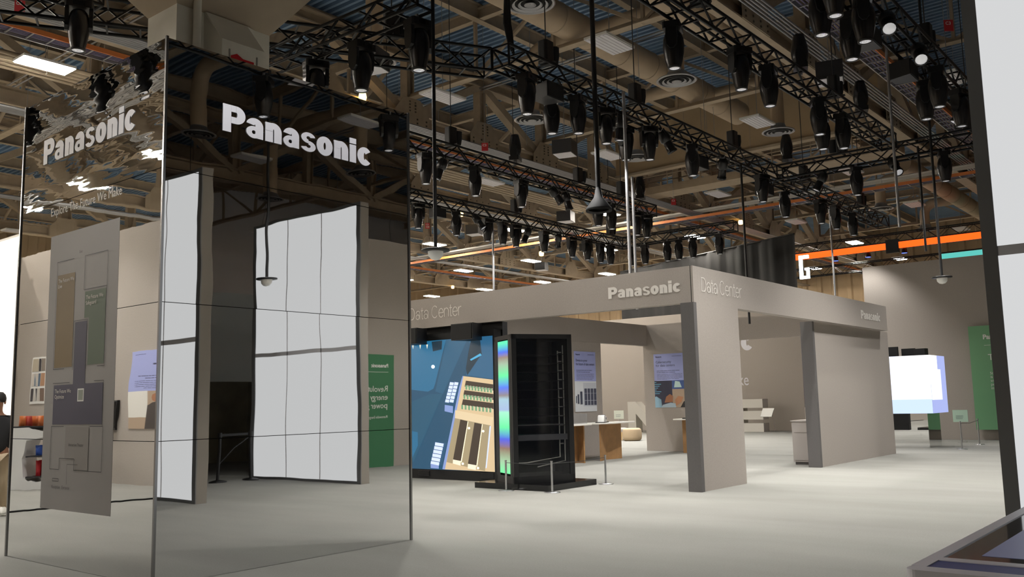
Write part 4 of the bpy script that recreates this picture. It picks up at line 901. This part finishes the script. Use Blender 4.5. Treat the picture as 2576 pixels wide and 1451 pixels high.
t = drop_pole(14.6, 9.68, 5.2, DECK, BLACK, 'thick black drop cable ending in a dark hood above the booth', None, False, .05); MB().lathe([(.05, .45), (.09, .25), (.26, .02), (.26, -.03), (.2, .0)], 16).build('hood', BLACKM, t)
drop_pole(15.95, 9.85, 3.3, ZT_+.4, STEEL, 'bright silver pole dropping into the booth', None, False, .035)
drop_pole(16.25, 9.9, 3.3, 6.2, STEEL, 'short silver pole beside the bright silver pole', None, False, .03)
drop_pole(21.9, 10.0, 3.3, ZT_, BLACK, 'thin black pole dropping into the booth', None, False, .03)
drop_pole(23.0, 19.58, 4.0, ZT_, STEEL, 'silver pole under the far truss', None, False, .035)
drop_pole(29.4, 10.4, 3.5, ZT_, STEEL, 'silver pole under the far end of the long booth truss', None, False, .03)
drop_pole(22.5, 6.3, 5.4, DECK, STEEL, 'silver conduit pole near the end of the front pier truss', None, False, .035)
drop_pole(24.25, 6.2, 5.0, 7.8, BLACK, 'black pole under the cross truss', None, False, .03)

# ================================================================ roof steel
def ibeam(mb, L, h, w, t=.03):
    return mb.box(0, L, -w/2, w/2, -h/2, -h/2+t).box(0, L, -w/2, w/2, h/2-t, h/2).box(0, L, -t/2, t/2, -h/2+t, h/2-t)
LX = HX1-HX0
me_beam = None
y = HY0+2.0
while y < HY1:
    if me_beam is None:
        o = ibeam(MB(), LX, .5, .22).build('roof_beam', BEIGED, None, (HX0, y, DECK-.26)); me_beam = o.data
    else: o = link('roof_beam', me_beam, None, (HX0, y, DECK-.26))
    tag(o, 'long brown roof beam under the blue deck', 'beam', 'roof beams'); struct(o); y += 3.8
def main_truss(y, label, x0=HX0+.3, x1=HX1-.3, zb=10.0):
    t = thing('roof_truss', label, 'roof truss', (x0, y, zb)); struct(t); L = x1-x0; top = DECK-.55-zb; p = 3.45
    ibeam(MB(), L, .5, .42, .05).build('bottom_chord', BEIGE, t, (0, 0, .25)); ibeam(MB(), L, .4, .4, .05).build('top_chord', BEIGE, t, (0, 0, top-.2))
    n = int(L/p); off = (19.3-x0) % p; vm = dm = dm2 = gm = None
    for k in range(n+1):
        x = off+k*p
        if x > L-.3: break
        def mk(nm, cur, fn, loc):
            if cur is None: return fn().build(nm, BEIGE, t, loc).data
            link(nm, cur, t, loc); return cur
        vm = mk('vertical', vm, lambda: MB().box(-.16, -.13, -.15, .15, .5, top-.4).box(.13, .16, -.15, .15, .5, top-.4).box(-.13, .13, -.015, .015, .5, top-.4), (x, 0, 0))
        gm = mk('gusset_plate', gm, lambda: MB().add([(-.75,-.23,.02),(.75,-.23,.02),(.75,-.23,.5),(.35,-.23,1.0),(-.35,-.23,1.0),(-.75,-.23,.5),(-.75,-.21,.02),(.75,-.21,.02),(.75,-.21,.5),(.35,-.21,1.0),(-.35,-.21,1.0),(-.75,-.21,.5)], [(0,1,2,3,4,5),(11,10,9,8,7,6)]+[(i, 6+i, 6+(i+1) % 6, (i+1) % 6) for i in range(6)]), (x, 0, 0))
        if x+p < L:
            if k % 2 == 0: dm = mk('diagonal', dm, lambda: MB().bar((.1,0,top-.35), (p-.1,0,.45), .3, .26), (x, 0, 0))
            else: dm2 = mk('diagonal', dm2, lambda: MB().bar((.1,0,.45), (p-.1,0,top-.35), .3, .26), (x, 0, 0))
    mb = MB()
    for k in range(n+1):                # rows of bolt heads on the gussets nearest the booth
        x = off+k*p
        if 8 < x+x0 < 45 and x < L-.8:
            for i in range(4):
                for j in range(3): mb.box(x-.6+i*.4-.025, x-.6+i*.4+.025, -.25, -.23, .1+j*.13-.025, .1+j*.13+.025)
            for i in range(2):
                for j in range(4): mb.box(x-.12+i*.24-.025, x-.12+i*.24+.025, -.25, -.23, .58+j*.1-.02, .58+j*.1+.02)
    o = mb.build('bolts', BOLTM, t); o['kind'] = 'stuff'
    return t
main_truss(8.45, 'big beige roof truss above the front pier truss'); main_truss(19.85, 'big beige roof truss above the truss behind the booth'); main_truss(-3.0, 'big beige roof truss above the LED towers seen in the pylon')
main_truss(26.2, 'big beige roof truss beyond the far lighting truss'); main_truss(36.0, 'big beige roof truss above the distant bright lamps'); main_truss(45.0, 'farthest big beige roof truss at the end of the hall'); main_truss(-14.4, 'big beige roof truss near the white sheeted wall')
def cross_truss(x, label, zb=11.0, group=None):
    t = thing('cross_roof_truss', label, 'roof truss', (x, HY0+.2, zb), PI/2, group); struct(t); L = HY1-HY0-.5; top = DECK-.1-zb; p = 2.85
    MB().box(0, L, -.14, .14, 0, .03).box(0, L, -.02, .02, .03, .16).build('bottom_chord', BEIGE, t); ibeam(MB(), L, .35, .2).build('top_chord', BEIGE, t, (0, 0, top-.2))
    vm = MB().bar((0,0,.03), (0,0,top-.3), .10, .08).build('vertical', BEIGED, t, (1.0, 0, 0)).data
    d1 = MB().bar((0,0,.03), (p,0,top-.3), .10, .09).build('diagonal', BEIGE, t, (1.0+p, 0, 0)).data; d2 = MB().bar((0,0,top-.3), (p,0,.03), .10, .09).build('diagonal', BEIGE, t, (1.0, 0, 0)).data
    k = 2
    link('vertical', vm, t, (1.0+p, 0, 0))
    while 1.0+k*p < L-p:
        link('vertical', vm, t, (1.0+k*p, 0, 0)); link('diagonal', d1 if k % 2 else d2, t, (1.0+k*p, 0, 0)); k += 1
for x in (5.5, 12.4, 19.3, 26.2, 40.0, 46.9, 53.8): cross_truss(x, {5.5: 'light beige cross truss passing over the mirrored pylon', 12.4: 'light beige cross truss over the server rack', 19.3: 'light beige cross truss over the plywood tables', 26.2: 'light beige cross truss just before the bulkhead', 40.0: 'light beige cross truss just beyond the catwalk', 46.9: 'light beige cross truss above the orange light line', 53.8: 'light beige cross truss nearest the ribbed end wall'}[x])
cross_truss(-1.4, 'light beige cross truss over the snack cart side'); cross_truss(-8.3, 'light beige cross truss nearest the west wall')
bk = thing('bulkhead', 'large plain beige bulkhead hanging between two roof trusses', 'bulkhead'); struct(bk)
B(30.95, 31.1, 8.7, 19.6, 10.6, DECK).build('panel', mat('bulkhead_beige', (178, 154, 120), .8, noise=(1, .1)), bk); B(30.85, 31.2, 8.7, 19.6, 10.5, 10.6).build('edge_angle', BEIGE, bk)
for y in (11, 13.7, 16.4): B(30.94, 30.95, y, y+.02, 10.6, DECK).build('joint', BEIGED, bk)

# ducts
def duct(label, pts, r, name='air_duct', group=None, rings=True):
    t = thing(name, label, 'duct', (0,0,0), 0, group)
    MB().tube(pts, r, 20).build('pipe', DUCTM, t)
    if rings:
        a, b = Vector(pts[0]), Vector(pts[-1]); L = (b-a).length; n = int(L/1.5)
        if len(pts) == 2:
            for k in range(1, n): c = a+(b-a)*k/n; d = (b-a).normalized()*.02; MB().cyl(c-d, c+d, r+.012, n=20).build('seam_ring', BEIGED, t)
    return t
duct('fat spiral duct running above the booth', [(6, 13.5, 11.6), (29.6, 13.5, 11.6)], .42)
duct('round duct alongside the roof truss over the front pier', [(8, 9.25, 10.3), (30.7, 9.25, 10.3)], .34)
duct('distant round duct in the right-hand bays', [(37, 10.1, 10.55), (54, 10.1, 10.55)], .35)
duct('round duct over the LED towers seen in the pylon', [(6, -6.45, 11.6), (40, -6.45, 11.6)], .42)
def elbow(x, y0, y1, z0, z1, r, label, group):
    s = 1 if y1 > y0 else -1; pts = [(x, y0, z0), (x, y1-s*.5, z0)]
    for k in range(1, 6): a = k/6*PI/2; pts.append((x, y1-s*.5+s*.5*math.sin(a), z0-.5+.5*math.cos(a)))
    pts += [(x, y1, z0-.5), (x, y1, z1+.1)]
    t = thing('branch_duct', label, 'duct', (0,0,0), 0, group); MB().tube(pts, r, 16).build('pipe', DUCTM, t)
    MB().lathe([(r, .25), (r*1.25, .10), (.5, .03), (.52, 0), (.46, -.01), (.45, .03)], 24, c=(x, y1, z1)).build('diffuser_rim', STEEL, t)
    MB().lathe([(.45, .025), (0, .025)], 24, c=(x, y1, z1)).build('diffuser_throat', BLACKM, t)
    for (a, b) in ((.37, .32), (.25, .20), (.12, .01)): MB().lathe([(a, -.02), (a+.006, -.03), (b, .0)], 24, c=(x, y1, z1)).build('diffuser_ring', STEEL, t)
    return t
for x in (13.95, 20.0, 26.0): elbow(27.15 if x > 25 else x, 13.2, 11.06 if x > 25 else 10.75, 11.6, 9.85 if x > 25 else 9.55, .21, 'bent branch duct with round diffuser before the fat duct over the '+{13.95: 'cable corner', 20.0: 'middle of the booth', 26.0: 'bulkhead end'}[x], None); elbow(25.7 if x > 25 else x, 13.8, 15.45, 11.6, 9.55, .21, 'bent branch duct with round diffuser behind the fat duct over the '+{13.95: 'cable corner', 20.0: 'middle of the booth', 26.0: 'bulkhead end'}[x], None)
for x in (39.3, 46): elbow(x, 10.35, 11.7, 10.55, 9.3, .22, 'distant bent branch duct with round diffuser '+('just beyond the catwalk' if x < 40 else 'above the orange light line'), None)
for x in (14.3, 20.6): elbow(x, -6.7, -8.7, 11.6, 9.55, .24, 'bent branch duct with round diffuser seen in the pylon', 'mirrored branch ducts')
elbow(20.0, -6.7, -13.1, 11.6, 9.2, .26, 'long drop duct with round diffuser before the white sheeted wall', None)

# conduits and trays
def run(p, q, n, dy, r, m, label, group, name='conduit'):
    d = (Vector(q)-Vector(p)).normalized(); s = Vector((-d.y, d.x, 0))
    for k in range(n): tag(MB().cyl(Vector(p)+s*dy*k, Vector(q)+s*dy*k, r, n=6).build(name, m), label, 'conduit', group)
run((HX0, 7.45, 9.95), (HX1, 7.45, 9.95), 5, .09, .028, STEEL, 'silver conduit running along the roof truss over the front pier', 'conduits by the front roof truss')
run((HX0, 18.6, 9.7), (HX1, 18.6, 9.7), 6, .1, .03, STEEL, 'silver conduit running under the roof truss behind the booth', 'conduits by the second roof truss')
run((HX0, 25.2, 9.65), (HX1, 25.2, 9.65), 4, .14, .045, STEEL, 'silver pipe running under the roof truss beyond the far lights', 'pipes by the third roof truss')
run((HX0, 35.6, 9.6), (HX1, 35.6, 9.6), 3, .16, .05, STEEL, 'silver pipe in the distant roof bays', 'pipes in the distant bays')
run((36.4, HY0, 9.8), (36.4, HY1, 9.8), 4, .14, .05, OFFW, 'pale pipe crossing the hall beyond the bulkhead', 'pale pipes beyond the bulkhead')
run((12.0, HY0, 12.215), (12.0, HY1, 12.215), 2, .2, .03, STEEL, 'thin sprinkler pipe under the deck over the pylon', 'sprinkler pipes over the pylon')
run((22.8, HY0, 12.215), (22.8, HY1, 12.215), 2, .2, .03, STEEL, 'thin sprinkler pipe under the deck over the booth', 'sprinkler pipes over the booth')
run((-3, HY0, 9.82), (-3, HY1, 9.82), 5, .12, .04, STEEL, 'silver conduit over the snack cart side', 'conduits over the snack cart')
run((HX0, 22.75, 10.2), (34, 22.75, 10.2), 5, .25, .06, BEIGE, 'beige pipe between the second and third roof trusses', 'beige roof pipes')
def tray(p, q, label, w=.5):
    d = Vector(q)-Vector(p); L = d.length; t = thing('cable_tray', label, 'cable tray', p, math.atan2(d.y, d.x))
    for s in (-w/2, w/2): B(0, L, s-.015, s+.015, 0, .12).build('side_rail', ORANGE if s < 0 else STEEL, t)
    n = int(L/.45); rm = None
    if n > 300: n = 290
    mb = MB()
    for k in range(n): mb.bar((k*L/n, -w/2, .03), (k*L/n, w/2, .03), .03)
    o = mb.build('rungs', STEEL, t); o['kind'] = 'stuff'; mb = MB()
    for k in range(5): mb.tube([(0, -w*.35+k*w*.17, .07), (L/2, -w*.33+k*w*.17, .08), (L, -w*.35+k*w*.17, .07)], .022, 5)
    mb.build('cables', mat('tray_cable', (120, 112, 140), .6), t)['kind'] = 'stuff'
tray((HX0, 6.75, 9.9), (HX1, 6.75, 9.9), 'orange-edged cable tray along the roof over the front pier truss'); tray((36.0, HY1, 9.4), (36.0, HY0, 9.4), 'orange-edged cable tray crossing beyond the bulkhead'); tray((HX0, 20.75, 9.95), (HX1, 20.75, 9.95), 'cable tray behind the second big roof truss'); tray((36.35, 37.9, 9.4), (HX1, 37.9, 9.4), 'orange-edged cable tray in the distant bays')
# catwalk with rails beyond the bulkhead
cwk = thing('catwalk', 'beige steel catwalk with pipe railings beyond the bulkhead', 'catwalk', (32.6, 8.9, 9.9))
B(-.5, .5, 0, 10.5, 0, .3).build('deck_girder', BEIGE, cwk)
for s in (-.48, .48):
    for z in (.75, 1.2): MB().cyl((s, 0, z), (s, 10.5, z), .025, n=6).build('rail', BEIGE, cwk)
pm = None
for k in range(8):
    for s in (-.48, .48):
        if pm is None: pm = MB().cyl((0,0,.3), (0,0,1.22), .025, n=6).build('rail_post', BEIGE, cwk, (s, k*1.5, 0)).data
        else: link('rail_post', pm, cwk, (s, k*1.5, 0))
# ================================================================ roof light panels
LITM = mat('lamp_lit', (255, 246, 232), .5, emit=PANEL_L); OFFM = mat('lamp_off', (222, 220, 226), .4)
def roof_panel(lit):
    t = thing('roof_light_panel', 'x', 'light panel')
    MB().box(-.62, .62, -.32, .32, .02, .08).build('housing', WHITE, t)
    for k in range(6): B(-.6, .6, -.30+k*.101, -.30+k*.101+.085, 0, .02).build('lamp_strip', LITM if lit else OFFM, t)
    MB().cyl((0,0,.08), (0,0,3.38), .01, n=5).build('hanger', STEEL, t)
    return t
RP = {}
def place_panel(x, y, lit, label, group):
    if lit not in RP: RP[lit] = roof_panel(lit); o = RP[lit]; o.location = (x, y, 9.9); o['label'] = label; o['group'] = group
    else: o = dup(RP[lit], (x, y, 9.9), (0,0,0), label, group)
    o.name = 'roof_light_panel_offscreen' if lit and not in_frame(x, y, 9.9) else 'roof_light_panel'
xi = -23.9
while xi < 62:
    yj = -21.8
    while yj < 52:
        near = abs(xi-17.6) < 26 and -13 < yj < 46
        lit = (xi < 14 and yj > 20) or (xi > 30 and yj > 20) or (xi > 49 and yj > 14)
        if lit: place_panel(xi, yj, True, 'glowing roof light panel', 'lit roof panels')
        else: place_panel(xi, yj, False, 'switched-off roof light panel with white louvres', 'unlit roof panels')
        yj += 5.5
    xi += 8.3
# hanging speaker boxes with pale grilles
for (x, y, w_) in ((21.5, 15.4, 'above the truss behind the booth'), (20.7, 7.1, 'by the front pier truss'), (29.2, 25.9, 'beyond the far truss'), (29.8, 21.4, 'just behind the far truss'), (40.0, 30.5, 'among the distant bright lamps'), (12.9, 14.4, 'behind the slanting truss'), (12.4, -1.3, 'mirrored above the LED walls')):
    t = thing('ceiling_speaker_box', 'grey hanging speaker box with pale grille '+w_, 'speaker box', (x, y, 8.8), .3, 'hanging speaker boxes')
    B(-.3, .3, -.3, .3, 0, .42).build('cabinet', DKGREY, t); B(-.28, .28, -.28, .28, -.012, 0).build('grille', OFFM, t); MB().cyl((0,0,.42), (0,0,DECK+.05-8.8), .01, n=5).build('hanger', STEEL, t)
for (x, y, s) in ((28.1, 27.7, 'C3\n428'), (20.5, 17.7, 'C3'), (6.94, 17.8, 'C3'), (20.4, 4.4, 'C3'), (31.65, 17.4, 'C3')):
    t = thing('location_tag', 'red C3 location tag hanging on a roof wire' if s == 'C3' else 'red C3 428 location tag hanging on a roof wire', 'tag', (x, y, 9.3), -math.radians(50), 'C3 tags')
    B(-.10, .10, -.005, .005, -.12, .13).build('plate', REDT, t); text('tag_text', s, .1, WHITE, t, (-.07, -.006, .02), (1,0,0), off=.004, thick=.02); MB().cyl((0,0,.12), (0,0,DECK+.14-9.3), .008, n=5).build('wire', STEEL, t)
AMBER = ((17.14, 19.5, 10.47), (28.26, 25.85, 9.58), (33.92, 25.85, 8.49), (47.84, 44.65, 9.9), (42.31, 19.5, 10.28))
for (x, y, z) in AMBER:
    t = thing('emergency_lamp', 'small glowing amber lamp on the roof steel', 'lamp', (x, y, z), 0, 'amber roof lamps'); MB().lathe([(0, .12), (.1, .1), (.12, 0), (.1, -.1), (0, -.12)], 12).build('bulb', mat('amber', (255, 206, 120), .5, emit=6), t)
    if z < 9.9: MB().cyl((0,0,.1), (0,0,10.08-z), .02, n=6).cyl((0,0,10.06-z), (0,.3,10.06-z), .02, n=6).build('stem', BEIGE, t)
    else: MB().cyl((0,0,0), (0,.3,0), .02, n=6).build('stem', BEIGE, t)
# hanging wires
wm = None
for k in range(46):
    x, y = rng.uniform(9, 40), rng.uniform(5, 34)
    if 30.6 < x < 33.4: x += 3.0
    if wm is None: wo = MB().cyl((0,0,0), (0,0,1), .007, n=4).build('hanging_wire', STEEL, None, (x, y, 9.4)); wm = wo.data
    else: wo = link('hanging_wire', wm, None, (x, y, rng.uniform(8.9, 10.5)))
    wo.scale.z = DECK+.14-wo.location.z; tag(wo, 'thin steel wire hanging from the roof deck', 'wire', 'roof wires')
# far right: orange line, drape, signs
ol = thing('orange_light_line', 'glowing orange light bar under the far truss', 'light bar', (45.0, 18.2, 8.42))
for k in range(4): B(-.04, .04, -5.2*(k+1)+.25, -5.2*k-.25, 0, .3).build('light_segment', mat('orange_glow', (255, 84, 20), .5, emit=1.5), ol); B(-.08, .08, -5.2*k-.3, -5.2*k+.3, -.2, .45).build('bracket', BLACK, ol)
B(-.05, .05, -21, .3, .30, .36).build('rail', BLACK, ol)
tag(B(46, 46.2, 1, 11.1, 7.2, 8.05).build('teal_banner', ramp_screen('teal_screen', [(0, (60, 170, 160)), (.4, (120, 220, 215)), (.6, (40, 150, 150)), (1, (90, 200, 190))], 1, .8, (8, .4))), 'glowing teal banner strip above the huge beige wall', 'banner')
mb = MB(); A0, A1 = Vector((40.6, 16.08, 0)), Vector((45.2, 28.6, 0)); nf = 60
vs = []
for k in range(nf+1):
    c = A0.lerp(A1, k/nf)+Vector((.94, -.35, 0))*(.035*math.sin(k*1.9)+.04*math.sin(k*.7)); vs += [(c.x, c.y, 0), (c.x, c.y, 9.0)]
mb.add(vs, [(2*k, 2*k+1, 2*k+3, 2*k+2) for k in range(nf)], 0, True); dr = thing('black_drape', 'tall black pleated drape behind the booth header', 'drape'); mb.build('cloth', BLACKM, dr); MB().cyl((40.6, 16.08, 9.0), (45.2, 28.6, 9.0), .04).build('top_pipe', BLACKM, dr)
lsn = thing('lit_letter_sign', 'glowing white letter sign at the edge of the black drape', 'sign', (41.0, 16.1, 6.9), 0)
MB().prism([(0,0),(.45,0),(.45,.5),(.25,.5),(.25,.4),(.33,.4),(.33,.13),(.14,.13),(.14,.95),(.45,.95),(.45,1.1),(0,1.1)], 0, .12).xf(Matrix(((0,0,1,0),(-1,0,0,0),(0,1,0,0),(0,0,0,1)))).build('letter', mat('lit_letter', (225, 245, 255), .5, emit=4), lsn)
tag(B(20.0, 46.0, 47.0, 47.3, 0, 5.2).build('distant_white_wall', WHITE), 'distant white wall beyond the data center header', 'wall panel')
for (x, y, z) in ((45.08, 12.5, 8.16), (45.08, 14.2, 8.16), (45.08, 15.8, 8.16), (47.78, 15.2, 7.32)):
    t = thing('blue_par_light', 'small stage light glowing blue by the far truss', 'stage light', (x, y, z), 0, 'blue stage lights'); MB().lathe([(.06, .25), (.12, .18), (.14, 0)], 12).build('can', BLACK, t); MB().lathe([(.13, .01), (0, 0)], 12).build('lens', mat('blue_glow', (70, 90, 255), .5, emit=5), t); MB().bar((0,0,.25), (0,0,.6), .03).build('hanger', BLACK, t)
